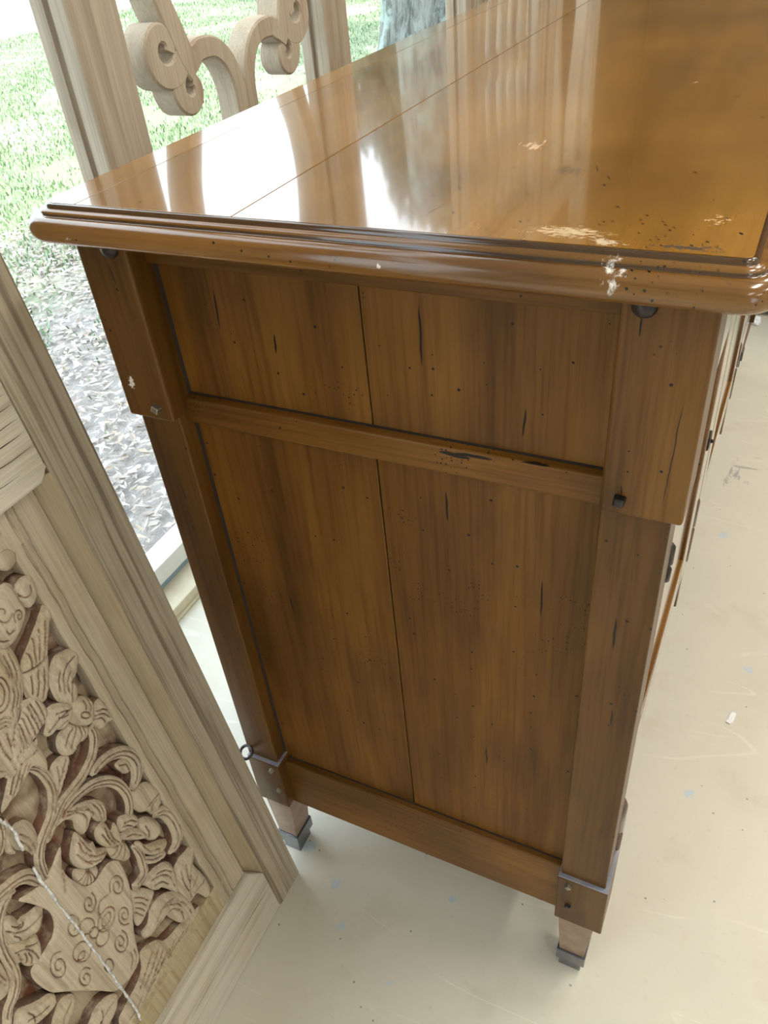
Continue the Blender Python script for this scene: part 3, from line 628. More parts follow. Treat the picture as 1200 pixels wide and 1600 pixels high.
('carved_leaf',0,[(3382,4624),(3344,4603),(3295,4541),(3286,4471),(3284,4417),(3249,4430),(3180,4381),(3090,4348),(3046,4297),(3123,4173),(3234,4114),(3316,4161),(3388,4220),(3467,4321),(3470,4456),(3434,4568)],-130,60,100,[[(3425,4500),(3360,4352),(3248,4272),(3118,4242)],[(3364,4488),(3338,4415),(3299,4393)],[(3407,4362),(3382,4288),(3388,4220)],[(3338,4388),(3298,4365),(3267,4386)]]),
('carved_leaf',0,[(3490,4312),(3404,4224),(3323,4121),(3257,4077),(3289,3919),(3351,3819),(3426,3803),(3471,3851),(3500,3924),(3505,4004),(3552,4044),(3542,4174)],-130,60,90,[[(3496,4190),(3417,4116),(3374,3977),(3379,3848)],[(3440,4079),(3454,3998),(3484,3948)],[(3415,4030),(3421,3946),(3456,3891)],[(3488,4147),(3498,4087),(3501,4038)],[(3402,4140),(3353,4072),(3304,4031)]]),
('carved_leaf',0,[(2819,5318),(2747,5322),(2661,5262),(2634,5131),(2657,5004),(2719,4888),(2773,4756),(2801,4801),(2800,4920),(2822,5002),(2867,5072),(2890,5177),(2864,5274)],-140,60,100,[[(2782,5239),(2739,5106),(2750,4912)],[(2827,5194),(2795,5075),(2785,4944)]]),
('carved_petal',0,[(2941,5648),(2861,5593),(2826,5542),(2856,5412),(2932,5304),(3004,5257),(3066,5265),(3131,5346)],-110,60,100,[[(2873,5546),(2927,5407),(3022,5309)]]),
('carved_petal',0,[(2793,5484),(2801,5363),(2867,5284),(2899,5150),(2903,5087),(2945,5131),(2958,5220),(2875,5340)],-130,50,60,[]),
('carved_leaf',0,[(3851,4511),(3708,4480),(3648,4308),(3662,4120),(3715,3953),(3797,3905),(3878,3941),(3941,4109),(3945,4311)],-130,60,100,[[(3795,4394),(3774,4216),(3745,4017)],[(3707,4348),(3715,4202),(3715,4065)]]),
('carved_leaf',0,[(3799,3559),(3722,3475),(3628,3384),(3547,3328),(3505,3236),(3537,3152),(3642,3141),(3777,3204),(3893,3289),(3944,3412),(3867,3536)],-130,60,90,[[(3831,3390),(3722,3293),(3603,3237)],[(3776,3448),(3761,3352),(3785,3283)]]),
('carved_leaf',0,[(3511,3063),(3419,3015),(3375,2917),(3440,2809),(3557,2754),(3689,2672),(3828,2678),(3771,2868),(3633,2995)],-130,60,90,[[(3435,2955),(3575,2892),(3730,2771)]]),
('carved_leaf',0,[(3424,2376),(3302,2431),(3185,2401),(3082,2305),(3060,2224),(3148,2115),(3293,2068),(3462,2053),(3603,2116),(3561,2293)],-130,60,90,[[(3126,2270),(3289,2266),(3491,2192)],[(3274,2366),(3299,2288),(3359,2224)]]),
('carved_stem',1,[(2826,5581),(2867,5830),(2971,6039),(3136,6134),(3310,6089)],-120,50,60,[60,110,130,130,80]),
('carved_leaf',0,[(2622,6318),(2586,6173),(2543,6058),(2493,5951),(2519,5883),(2602,5911),(2719,5987),(2776,6124),(2750,6288)],-140,60,90,[[(2704,6188),(2623,6062),(2532,5942)]]),
]

# ------------------------------------------------------------------ the cabinet
CL, CW, TOPZ = 1.90, .52, 1.06
cab = thing('sideboard_cabinet', 'honey brown wooden sideboard with panelled side, moulded top and tapered feet', 'cabinet')

def square_peg(name, x, y, z, s, mat, parent, turn=.2, proud=.004, axis='y'):
    bm = bmesh.new()
    add_box(bm, -s, s, -proud, .004, -s, s)
    for v in bm.verts:
        if v.co.y < 0: v.co.x *= .72; v.co.z *= .72
    bmesh.ops.bevel(bm, geom=list(bm.edges), offset=s * .18, segments=1, affect='EDGES')
    R = Matrix.Rotation(turn, 4, 'Y')
    if axis == 'x': R = Matrix.Rotation(math.pi / 2, 4, 'Z') @ R
    bmesh.ops.transform(bm, matrix=Matrix.Translation((x, y, z)) @ R, verts=bm.verts)
    return from_bm(name, bm, mat, parent)

def cabinet_post(front, near):
    x0, x1 = (.465, CW) if front else (0.0, .050)
    fy = (lambda y: y) if near else (lambda y: CL - y)
    def yb(a, b): return sorted((fy(a), fy(b)))
    p = box('post', x0, x1, *yb(0, .055), .155, 1.0302, W_POST, cab, .0018)
    sx0, sx1 = (.466, .5285 if near else CW) if front else (-.0035, .052)
    box('post_sleeve', sx0, sx1, *yb(-.0105, .0565), .8455, 1.0301, W_POST, p, .003, 3)
    bx0, bx1 = (.463, .5245 if near else CW) if front else (.001, .054)
    box('foot_block', bx0, bx1, *yb(-.0055, .058), .155, .2605, W_POST, p, .0015)
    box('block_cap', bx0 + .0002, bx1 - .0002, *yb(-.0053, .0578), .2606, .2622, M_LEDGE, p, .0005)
    lx0, lx1 = (.467, .515) if front else (.004, .051)
    ya, yb2 = yb(.001, .050); ca, cb = yb(.004, .042)
    frustum('leg', (lx0 + .006, lx1 - .008, ca, cb, .045), (lx0, lx1, ya, yb2, .1555), W_LEG, p, .0012)
    box('foot_cap', lx0 + .003, lx1 - .005, *yb(.001, .045), .024, .050, M_EDGE, p, .0015)
    box('foot_pad', lx0 + .007, lx1 - .010, *yb(.005, .040), 0, .0245, M_EDGE, p, .001)
    if near:
        xs = (.481, .477, .479) if front else (.036, .041, .0445)
        square_peg('peg', xs[0], -.0105, .860, .0052, M_IRON if front else M_BRASSY, p, .12 if front else .5, .006)
        lathe('peg', [(.0085, .002), (.0085, -.003), (.006, -.006), (.001, -.007)], (xs[0] + .001, -.0105, 1.0185), M_IRON, p, 14, 'y')
        square_peg('peg', xs[1], -.0055, .2475, .0042, M_BRASSY, p, .7, .005)
        square_peg('peg', xs[2], -.0055, .198, .0042, M_BRASSY if not front else M_IRON, p, .3, .004)
    return p
for f in (False, True):
    for n in (True, False): cabinet_post(f, n)
# iron eye at the back foot block
tube('iron_eye', [tuple(Vector((.004, -.008, .274)) + .0112 * (math.cos(a) * Vector((.93, 0, .22)) + math.sin(a) * Vector((-.1, .75, .4)))) for a in [2 * math.pi * k / 24 for k in range(24)]], .0023, M_IRON, cab, 8, True)

# near and far end: rails and boards
for near in (True, False):
    def yy(a, b): return (a, b) if near else (CL - b, CL - a)
    def rail(name, z0, z1, y, slope, mat, bevel):
        # section with a sloped top edge
        a, b = y, .045
        prof = [(a, z0), (b, z0), (b, z1 + slope), (.022, z1 + slope), (a, z1)]
        if not near: prof = [(CL - p, q) for p, q in prof][::-1]
        return prism(name, prof, .046, .470, 'x', mat, cab, bevel)
    rail('top_rail', .998, 1.0302, .012, 0, W_RAIL, .0015)
    rail('middle_rail', .8325, .8605, .0130, .002, W_RAIL, .0018)
    rail('bottom_rail', .143, .250, .0130, .002, W_RAIL, .0018)
    for z0, z1 in ((.855, 1.004), (.245, .840)):
        for x0, x1 in ((.034, .2546), (.2558, .472)):
            box('side_board', x0, x1, *yy(.022, .036), z0, z1, W_PANEL, cab, .0009, 1)
    if near:
        def add_joint_line(p0, p1, n1, n2, r=.0022):  # thin near-black strip run along a panel edge
            a, b = Vector(p0), Vector(p1); n1, n2 = Vector(n1), Vector(n2)
            bm = bmesh.new()
            va = [bm.verts.new(a), bm.verts.new(a + n1 * r), bm.verts.new(a + n2 * r)]; vb = [bm.verts.new(b), bm.verts.new(b + n1 * r), bm.verts.new(b + n2 * r)]
            bm.faces.new(va); bm.faces.new(vb)
            for q in range(3): bm.faces.new((va[q], va[(q+1)%3], vb[(q+1)%3], vb[q]))
            from_bm('joint_line', bm, M_JOINT, cab)
        for z0, z1, xa, xb in ((.8625, .998, .052, .466), (.252, .8325, .050, .465)):
            add_joint_line((xa, .0222, z0), (xa, .0222, z1), (1, 0, 0), (0, -1, 0), .0028)
            add_joint_line((xb, .0222, z0), (xb, .0222, z1), (-1, 0, 0), (0, -1, 0), .002)
            add_joint_line((xa, .0222, z0), (xb, .0222, z0), (0, 0, 1), (0, -1, 0), .0018)
            add_joint_line((xa, .0222, z1), (xb, .0222, z1), (0, 0, -1), (0, -1, 0), .0025)
    box('panel_backing', .03, .475, *yy(.0365, .042), .20, 1.02, M_DARKGAP, cab, 0)

# table top: boards framed by a stepped, rounded moulding
SX0, SX1, SY0, SY1 = -.006, .540, -.027, CL + .027
for x0, x1 in ((SX0, .0292), (.0298, .1826), (.1833, SX1)):
    ol = []
    for cx, cy, sx_, sy_, R0, a0 in ((x1, SY0, -1, 1, .005, -90), (x1, SY1, -1, -1, .005, 0), (x0, SY1, 1, -1, .012, 90), (x0, SY0, 1, 1, .012, 180)):
        px, py = cx + sx_ * R0, cy + sy_ * R0
        if cx in (SX0, SX1): ol += [(px + R0 * math.cos(math.radians(a0 + 15 * k)), py + R0 * math.sin(math.radians(a0 + 15 * k))) for k in range(7)]
        else: ol.append((cx, cy))
    prism('top_board', ol, 1.0305, TOPZ, 'z', W_TOP, cab, .0004)
prof = [(-.002, 1.0585), (.0005, 1.0597), (.0022, 1.0592), (.0032, 1.0574), (.0034, 1.0561), (.0050, 1.0556), (.0078, 1.0552), (.0088, 1.0538), (.0086, 1.0524), (.0100, 1.0515)]
for k in range(13):
    a = math.pi / 2 - math.pi * k / 12 * .96
    prof.append((.0105 + .0115 * math.cos(a), 1.0412 + .0103 * math.sin(a)))
prof += [(.006, 1.0302), (-.05, 1.0302)]
def rounded_loop(o, seg=6):
    pts = []
    for cx, cy, sx_, sy_, r0, a0 in ((SX1, SY0, -1, 1, .005, -90), (SX1, SY1, -1, -1, .005, 0), (SX0, SY1, 1, -1, .012, 90), (SX0, SY0, 1, 1, .012, 180)):
        r = max(r0 + o, .0004); e = r - o      # corner centre stays inside the loop
        for k in range(seg + 1):
            a = math.radians(a0 + 90 * k / seg)
            pts.append((cx + sx_ * e + r * math.cos(a), cy + sy_ * e + r * math.sin(a)))
    return pts
bm = bmesh.new()
loops = [[bm.verts.new((x, y, z)) for x, y in rounded_loop(o)] for o, z in prof]
for a, b in zip(loops, loops[1:]):
    for i in range(len(a)): bm.faces.new((a[i], a[(i + 1) % len(a)], b[(i + 1) % len(a)], b[i]))
bm.faces.ensure_lookup_table()
nl = len(loops[0])
for k, f in enumerate(bm.faces): f.material_index = 1 if (k // nl) in (0, 1, 2, 3, 7, 8) else 0
from_bm('top_moulding', bm, W_MOULD, cab, True).data.materials.append(W_BEAD)


# front: three bays of a drawer over a door, with middle posts
bays = [(.055, .620), (.675, 1.225), (1.280, 1.845)]
for y in (.620, 1.225):
    box('post', .470, .512, y, y + .055, .155, 1.0302, W_FRONT_V, cab, .0018)
def pull(parent, x, y, z):
    p = lathe('key_plate', [(.016, 0), (.015, .002), (.009, .003), (.008, .0026)], (x, y, z), M_IRON, parent, 18, 'x')
    lathe('key_stub', [(.003, .002), (.003, .007), (.002, .008)], (x, y, z), M_IRON, p, 10, 'x')
for y0, y1 in bays:
    box('front_rail', .470, .504, y0, y1, .147, .258, W_FRONT, cab, .0018)
    box('front_rail', .470, .508, y0, y1, .838, .868, W_FRONT, cab, .0018)
    box('front_rail', .470, .506, y0, y1, 1.006, 1.0302, W_FRONT, cab, .0018)
    d = box('drawer', .480, .5125, y0 + .002, y1 - .002, .870, 1.004, W_FRONT, cab, .003)
    box('drawer_panel', .5126, .5165, y0 + .03, y1 - .03, .892, .982, W_FRONT, d, .002)
    for k in (.25, .75): pull(d, .5165, y0 + (y1 - y0) * k, .937)
    dr = box('cabinet_door', .484, .500, y0 + .002, y1 - .002, .260, .836, W_FRONT_V, cab, .001)
    for a, b in ((y0 + .002, y0 + .085), (y1 - .085, y1 - .002)): box('door_stile', .498, .5125, a, b, .260, .836, W_FRONT_V, dr, .002)
    for a, b in ((.260, .345), (.752, .836)): box('door_rail', .498, .5120, y0 + .085, y1 - .085, a, b, W_FRONT, dr, .002)
    box('door_panel', .499, .5075, y0 + .10, y1 - .10, .36, .737, W_FRONT_V, dr, .003)
    pull(dr, .5125, y1 - .045, .55)
    near_bay = y0 < .1
    for zc, lo_, hi_, rr in ((.301, .088, .068, .0058), (.745, .020, .026, .0045)):     # barrel hinges on the post side
        m = M_BROWN_METAL if zc < .5 else M_IRON
        hx, hy = (.5190 if near_bay else .5090), y0 + .004
        h = lathe('hinge', [(rr*.4, -lo_), (rr*.9, -lo_*.9), (rr, -.004), (rr*.5, -.001)], (hx, hy, zc), m, dr, 14)
        lathe('hinge_knuckle', [(rr*.5, .001), (rr, .003), (rr, hi_*.85), (rr*.4, hi_)], (hx, hy, zc), m, h, 14)
        box('hinge_leaf', hx - .0105, hx, hy - .001, hy + .001, zc - lo_*.8, zc + hi_*.8, m, h, 0)
# back and inside
box('back_panel', .006, .018, .052, CL - .052, .16, 1.02, W_RAIL, cab, 0)
box('cabinet_bottom', .02, .485, .045, CL - .045, .20, .215, M_DARKGAP, cab, 0)

# ------------------------------------------------------------------ the carved door leaning at the left
LEAN = math.atan(.134)
cs, sn = math.cos(LEAN), math.sin(LEAN)
door = thing('carved_door', 'pale stripped pine door with carved flowers and leaves leaning beside the cabinet', 'carved door')
door.matrix_world = Matrix(((0, cs, -sn, .057), (-1, 0, 0, -.027), (0, sn, cs, 0), (0, 0, 0, 1)))
DW, DH = .62, 2.30
def flat_foot(o):            # the bottom end stands flat on the floor
    for v in o.data.vertices:
        if v.co.z < .0045: v.co.z = v.co.z - v.co.y * sn / cs
def uneven(o, amp=.0006, scale=40):
    from mathutils import noise
    for v in o.data.vertices: v.co += noise.noise_vector(v.co * scale) * amp
def mirror_u(pts): return [(DW - u, v) for u, v in pts][::-1]
def grid_prism(name, outline, lo, hi, mat, bev=.0025): return prism(name, outline, lo, hi, 'y', mat, door, bev)
for side in (0, 1):
    ol = [(0, 0), (.057, 0), (.057, .096), (.060, .50), (.061, DH), (0, DH)]
    st = grid_prism('door_stile', ol if side == 0 else mirror_u(ol), -.032, 0, P_STILE, .002)
    flat_foot(st)
    # sloping bevel from stile to panel
    bm = bmesh.new()
    for (v0, v1) in ((.094, .822),):
        a = [(.0565, -.0004), (.0790, -.0150), (.0790, -.03), (.0565, -.03)]
        b = [(.0600, -.0004), (.0795, -.0150), (.0795, -.03), (.0600, -.03)]
        if side: a = [(DW - u, d) for u, d in a]; b = [(DW - u, d) for u, d in b]
        va = [bm.verts.new((u, d, v0 + (.033 if i in (1, 2) else 0))) for i, (u, d) in enumerate(a)]; vb = [bm.verts.new((u, d, v1)) for u, d in b]
        bm.faces.new(va); bm.faces.new(vb)
        for i in range(4): bm.faces.new((va[i], va[(i+1)%4], vb[(i+1)%4], vb[i]))
    from_bm('stile_bevel', bm, P_BEVEL, door)
ol = [(.0575, .001), (DW - .0575, .001), (DW - .0575, .095), (DW - .079, .126), (.300, .119), (.079, .126), (.0575, .095)]
flat_foot(grid_prism('bottom_rail', ol, -.032, -.0006, P_RAIL, .0022))
ol = [(.0615, .940), (.0615, .838), (.064, .831), (.0645, .826), (.074, .8185), (DW - .074, .8185), (DW - .0645, .826), (DW - .0615, .838), (DW - .0615, .940)]
grid_prism('middle_rail', ol, -.032, .0012, P_RAIL, .0022)
grid_prism('top_rail', [(.0615, 2.18), (DW - .0615, 2.18), (DW - .0615, DH), (.0615, DH)], -.032, -.0006, P_RAIL, .0022)
for k in range(4):
    w = (DW - .123) / 4
    box('upper_board', .0615 + k * w + .0006, .0615 + (k + 1) * w - .0006, -.030, -.014, .9405, 2.1795, P_STILE, door, .001)
# border of the carved panel: flat band, bead and hollow
BP = [(.0808, -.030), (.0808, -.0095), (.0818, -.0085), (.106, -.0088), (.1080, -.0122), (.1100, -.0082), (.1162, -.0066), (.1185, -.0100), (.1208, -.0064), (.1275, -.0072), (.1305, -.0105), (.1315, -.0265), (.1315, -.030)]
for side in (0, 1):
    bm = bmesh.new(); rows = []
    for i in range(41):
        v = .1275 + (.8175 - .1275) * i / 40
        wv = .0008 * math.sin(v * 60) + .0006 * math.sin(v * 143)
        rows.append([bm.verts.new(((u + wv if j > 4 else u) if side == 0 else DW - (u + wv if j > 4 else u), d, v)) for j, (u, d) in enumerate(BP)])
    for a, b in zip(rows, rows[1:]):
        for j in range(len(BP) - 1): bm.faces.new((a[j], a[j+1], b[j+1], b[j]))
    from_bm('panel_border', bm, P_BORDER, door)
def band(name, prof, u0, u1, mat, n=60, wob=.0008):
    bm = bmesh.new(); rows = []
    for i in range(n + 1):
        u = u0 + (u1 - u0) * i / n
        wv = wob * (math.sin(u * 75) + .7 * math.sin(u * 171))
        rows.append([bm.verts.new((u, d, v + (wv if 0 < j < len(prof) - 2 else 0))) for j, (v, d) in enumerate(prof)])
    for a, b in zip(rows, rows[1:]):
        for j in range(len(prof) - 1): bm.faces.new((a[j], a[j+1], b[j+1], b[j]))
    return from_bm(name, bm, mat, door)
P_BORDER_H = pine('pine_border_cross', 'z', (.42, .345, .22), (.27, .20, .12), 150, .55)
band('panel_border', [(.120, -.0105), (.150, -.0100), (.1535, -.0120), (.157, -.0088), (.166, -.0085), (.170, -.0115), (.171, -.0265)], .110, DW - .110, P_BORDER_H)
band('panel_border', [(.822, -.0105), (.800, -.0100), (.797, -.0115), (.794, -.0085), (.776, -.0075), (.772, -.0100), (.771, -.0265)], .110, DW - .110, P_BORDER)
for u in (.1345, DW - .1345):
    lathe('border_scallop', [(.011, -.022), (.011, -.0085), (.009, -.0068), (.001, -.0062)], (u + (.006 if u < .3 else -.006), 0, .7745), P_BORDER, door, 18, 'y')
box('panel_backing', .0617, DW - .0617, -.0318, -.0302, .10, .9395, P_BORDER, door, 0)

# recessed ground between the carvings
from mathutils import noise as mnoise
bm = bmesh.new()
NU, NV = 120, 200
grid = []
for j in range(NV + 1):
    row = []
    for i in range(NU + 1):
        u = .129 + (.491 - .129) * i / NU; v = .168 + (.774 - .168) * j / NV
        d = -.0250 + .0022 * mnoise.noise(Vector((u * 45, v * 45, 1))) + .0012 * mnoise.noise(Vector((u * 130, v * 130, 7)))
        row.append(bm.verts.new((u, d, v)))
    grid.append(row)
for j in range(NV):
    for i in range(NU): bm.faces.new((grid[j][i], grid[j][i+1], grid[j+1][i+1], grid[j+1][i]))
go = from_bm('carved_ground', bm, P_GROUND, door, True)
at = go.data.attributes.new('residue', 'FLOAT', 'POINT')
vals = []
for v in go.data.vertices:
    n = mnoise.noise(Vector((v.co.x * 22, v.co.z * 22, 3))) + .5 * mnoise.noise(Vector((v.co.x * 60, v.co.z * 60, 9)))
    vals.append(min(1, max(0, .5 + 1.6 * n)))
at.data.foreach_set('value', vals)

def seg_dist(P, A, B):
    d = B - A
    L = (d * d).sum(-1) + 1e-12
    t = np.clip(((P[:, None, :] - A[None]) * d[None]).sum(-1) / L[None], 0, 1)
    q = A[None] + t[..., None] * d[None]
    return np.sqrt(((P[:, None, :] - q) ** 2).sum(-1)).min(1)

def relief(name, outline, base, dome, rad, grooves, step=.0034, gw=.0014, gdepth=.0022):
    O = np.array(outline)
    area = .5 * np.sum(O[:, 0] * np.roll(O[:, 1], -1) - np.roll(O[:, 0], -1) * O[:, 1])
    if area < 0: O = O[::-1]
    # resample the outline evenly
    seg = np.linalg.norm(np.roll(O, -1, 0) - O, axis=1); cum = np.concatenate([[0], np.cumsum(seg)])
    n = max(16, int(cum[-1] / .0026)); C = np.vstack([O, O[:1]])
    tt = np.linspace(0, cum[-1], n, endpoint=False)
    B = np.stack([np.interp(tt, cum, C[:, 0]), np.interp(tt, cum, C[:, 1])], 1)
    pts = []
    lo, hi = B.min(0), B.max(0)
    gx = np.arange(lo[0], hi[0], step); gy = np.arange(lo[1], hi[1], step * .9)
    for k, y in enumerate(gy):
        for x in gx: pts.append((x + (step / 2 if k % 2 else 0) + NP.uniform(-.0004, .0004), y))
    GA, GB = [], []
    for g in grooves:
        G = catmull(g, 5)
        GA.append(G[:-1]); GB.append(G[1:])
        t = np.gradient(G, axis=0); t /= np.linalg.norm(t, axis=1)[:, None] + 1e-9
        nrm = np.stack([-t[:, 1], t[:, 0]], 1)
        for off in (-gw * 1.05, 0, gw * 1.05): pts += [tuple(p) for p in (G + nrm * off)]
    Pn = np.array(pts) if pts else np.zeros((0, 2))
    BA, BB = B, np.roll(B, -1, 0)
    if len(Pn):
        x, y = Pn[:, 0:1], Pn[:, 1:2]
        cr = ((BA[None, :, 1] > y) != (BB[None, :, 1] > y)) & (x < (BB[None, :, 0] - BA[None, :, 0]) * (y - BA[None, :, 1]) / (BB[None, :, 1] - BA[None, :, 1] + 1e-12) + BA[None, :, 0])
        Pn = Pn[cr.sum(1) % 2 == 1]
        if len(Pn): Pn = Pn[seg_dist(Pn, BA, BB) > .0011]
    A = np.vstack([B, Pn])
    vin = [Vector((float(a), float(b))) for a, b in A]
    edges = [(i, (i + 1) % n) for i in range(n)]
    v2, _, f2, *_ = delaunay_2d_cdt(vin, edges, [list(range(n))], 1, 1e-7)
    V = np.array([[v.x, v.y] for v in v2])
    de = seg_dist(V, BA, BB)
    k = np.clip(de / rad, 0, 1)
    h = base + dome * np.sqrt(1 - (1 - k) ** 2)
    res = np.zeros(len(V))
    if GA:
        gd = seg_dist(V, np.vstack(GA), np.vstack(GB))
        w = np.clip(1 - gd / gw, 0, 1)
        h = h - gdepth * w
        res = np.clip(w * 1.3, 0, 1)
    h = h + np.array([.0005 * mnoise.noise(Vector((a * 160, b * 160, base * 900))) for a, b in V])
    verts = [(a, hh, b) for (a, b), hh in zip(V, h)]
    faces = [tuple(f) for f in f2]
    # painted side walls down to the ground
    cen = B.mean(0)
    m = len(verts)
    bi = [int(np.argmin(((V - p) ** 2).sum(1))) for p in B]
    t = np.roll(B, -1, 0) - np.roll(B, 1, 0); t /= np.linalg.norm(t, axis=1)[:, None] + 1e-9
    out = B + np.stack([t[:, 1], -t[:, 0]], 1) * .0012
    # top rim repeated so that the wall keeps its own edge and colour
    verts += [verts[i] for i in bi]; verts += [(p[0], -.0290, p[1]) for p in out]
    for i in range(n):
        j = (i + 1) % n
        faces.append((m + i, m + n + i, m + n + j, m + j))
    me = bpy.data.meshes.new(name)
    me.from_pydata(verts, [], faces)
    at = me.attributes.new('residue', 'FLOAT', 'POINT')
    at.data.foreach_set('value', list(res) + [.75] * n + [1.0] * n)
    me.update()
    bm = bmesh.new(); bm.from_mesh(me)
    for f in bm.faces: f.smooth = True
    # outward is +y for the tops
    bmesh.ops.recalc_face_normals(bm, faces=bm.faces)
    tops = [f for f in bm.faces if len(f.verts) == 3]
    if sum(f.normal.y * f.calc_area() for f in tops) < 0: bmesh.ops.reverse_faces(bm, faces=bm.faces)
    bm.to_mesh(me); bm.free()
    return link(name, me, P_CARVED, door)

def band_outline(cl, widths):
    C = catmull(cl, 6)
    w = np.interp(np.linspace(0, len(cl) - 1, len(C)), range(len(cl)), widths) / 2
    t = np.gradient(C, axis=0); t /= np.linalg.norm(t, axis=1)[:, None] + 1e-9
    nrm = np.stack([-t[:, 1], t[:, 0]], 1)
    L = C + nrm * w[:, None]; R = C - nrm * w[:, None]
    return np.vstack([L, R[::-1]]), C, nrm, w

for name, kind, pts, b, d, r, g in RELIEF:
    pts = [(p[0] * 1e-4, p[1] * 1e-4) for p in pts]
    if kind == 0:
        O_ = catmull(pts, 4, True)
        if name != 'butterfly_plaque': O_ = O_.mean(0) + (O_ - O_.mean(0)) * 1.09
        relief(name, O_, b * 1e-4, d * 1e-4, r * 1e-4, [[(q[0] * 1e-4, q[1] * 1e-4) for q in gl] for gl in g])
    else:
        o, C, nrm, w = band_outline(pts, [x * 1e-4 for x in g])
        gl = [(C + nrm * (w * k)[:, None])[2:-3:3] for k in (-.32, .34)]
        relief(name, o, b * 1e-4, d * 1e-4, r * 1e-4, [[tuple(p) for p in q] for q in gl])
# the same motifs carry on towards the far stile and the top of the panel
src = {}
for o in list(door.children):
    src.setdefault(o.name.split('.')[0], []).append(o)
for base_name, idx, du, dv in (('carved_leaf', 0, .27, .02), ('carved_petal', 0, .30, -.02), ('carved_petal', 1, .30, -.02), ('carved_petal', 2, .30, -.02), ('carved_petal', 3, .30, -.02),
                               ('carved_leaf', 7, .22, .02), ('carved_wing', 0, .10, .06), ('carved_leaf', 2, .22, -.06), ('carved_leaf', 6, .08, .38), ('carved_leaf', 5, .19, .36), ('carved_leaf', 12, .12, -.02)):
    if idx < len(src[base_name]):
        s_ = src[base_name][idx]
        lo = min(v.co.x for v in s_.data.vertices); hi = max(v.co.x for v in s_.data.vertices)
        if hi + du > .489: du = .489 - hi
        c = s_.copy(); COL.objects.link(c); c.parent = door; c.location = (du, .0004, dv)
# split in the panel packed with white filler
crack = [(2852,5631),(2842,5541),(2816,5380),(2865,5091)], [(2887,4809),(2911,4591),(2912,4391),(2927,4051),(2925,3776),(2929,3531),(2940,3232),(2950,2888),(2967,2479),(2987,2088),(3010,1759),(3040,1600)]
for part, d in zip(crack, (-.0052, -.0058)):
    C = catmull([(u * 1e-4, v * 1e-4) for u, v in part], 6)
    pts = [(u + rng.uniform(-.0007, .0007), d + rng.uniform(-.0004, .0002), v) for u, v in C]
    o = tube('filled_split', pts, [rng.uniform(.0011, .0023) for _ in pts], M_FILLER, door, 6)

# ------------------------------------------------------------------ pierced wooden screens behind the cabinet
def scroll_arm(name, cl, widths, parent, thick=(-.044, -.006), n=7):
    o, C, nrm, w = band_outline(cl, widths)
    m = len(C)
    bm = bmesh.new()
    L = C + nrm * w[:, None]; R = C - nrm * w[:, None]
    ch = .0028
    def ring(i):
        l, r, t = L[i], R[i], nrm[i]
        pl = [(thick[1], r + t * ch), (thick[1], l - t * ch), (thick[1] - ch, l), (thick[0] + ch, l), (thick[0], l - t * ch), (thick[0], r + t * ch), (thick[0] + ch, r), (thick[1] - ch, r)]
        return [bm.verts.new((x, float(p[0]), float(p[1]))) for x, p in pl]
    rings = [ring(i) for i in range(m)]
    for a, b in zip(rings, rings[1:]):
        for k in range(8): bm.faces.new((a[k], a[(k+1)%8], b[(k+1)%8], b[k]))
    bm.faces.new(rings[0]); bm.faces.new(rings[-1][::-1])
    me_o = from_bm(name, bm, P_SCROLL, parent)
    return me_o

def volute(c, r0, r1, a0, turns, w0, w1, lead=()):
    n = 14
    pts, ws = [p for p, _ in lead], [w for _, w in lead]
    for k in range(n):
        t = k / (n - 1); a = a0 + turns * 2 * math.pi * t; r = r0 + (r1 - r0) * t ** .85
        pts.append((c[0] + r * math.cos(a), c[1] + r * math.sin(a))); ws.append(w0 + (w1 - w0) * t)
    return pts, ws
SCROLLS = [
    ([(-.014,.86),(-.014,.94),(-.013,1.000),(-.016,1.034),(-.030,1.064),(-.056,1.083),(-.090,1.086),(-.112,1.078)], [.027]*6+[.029,.030]),
    volute((-.126, 1.046), .034, .011, 1.2, .98, .034, .017, [((-.092, 1.086), .026)]),
    volute((-.166, 1.098), .038, .012, -.35, -1.0, .034, .018, [((-.112, 1.074), .030)]),
    ([(-.112,1.062),(-.124,1.084),(-.136,1.116),(-.150,1.152),(-.166,1.200),(-.172,1.270),(-.158,1.360),(-.132,1.460),(-.112,1.580),(-.108,1.770)], [.030,.034,.034,.032,.031,.031,.031,.031,.031,.031]),
]
def screen_post(parent, y0, y1, h, name='post'):
    pts = [(0, y0), (0, y1), (-.022, y1), (-.024, y1 - .006), (-.030, y1 - .006), (-.032, y1), (-.052, y1), (-.052, y0), (-.032, y0), (-.030, y0 + .006), (-.024, y0 + .006), (-.022, y0)]
    o = prism(name, pts, 0, h, 'z', P_SCREEN, parent, 0)
    bm = bmesh.new(); bm.from_mesh(o.data)
    es = [e for e in bm.edges if abs(e.verts[0].co.z - e.verts[1].co.z) > .1 and min(abs(e.verts[0].co.x), abs(e.verts[0].co.x + .052)) < .001]
    bmesh.ops.bevel(bm, geom=es, offset=.003, segments=2, profile=.5, affect='EDGES')
    bm.to_mesh(o.data); bm.free()
    return o
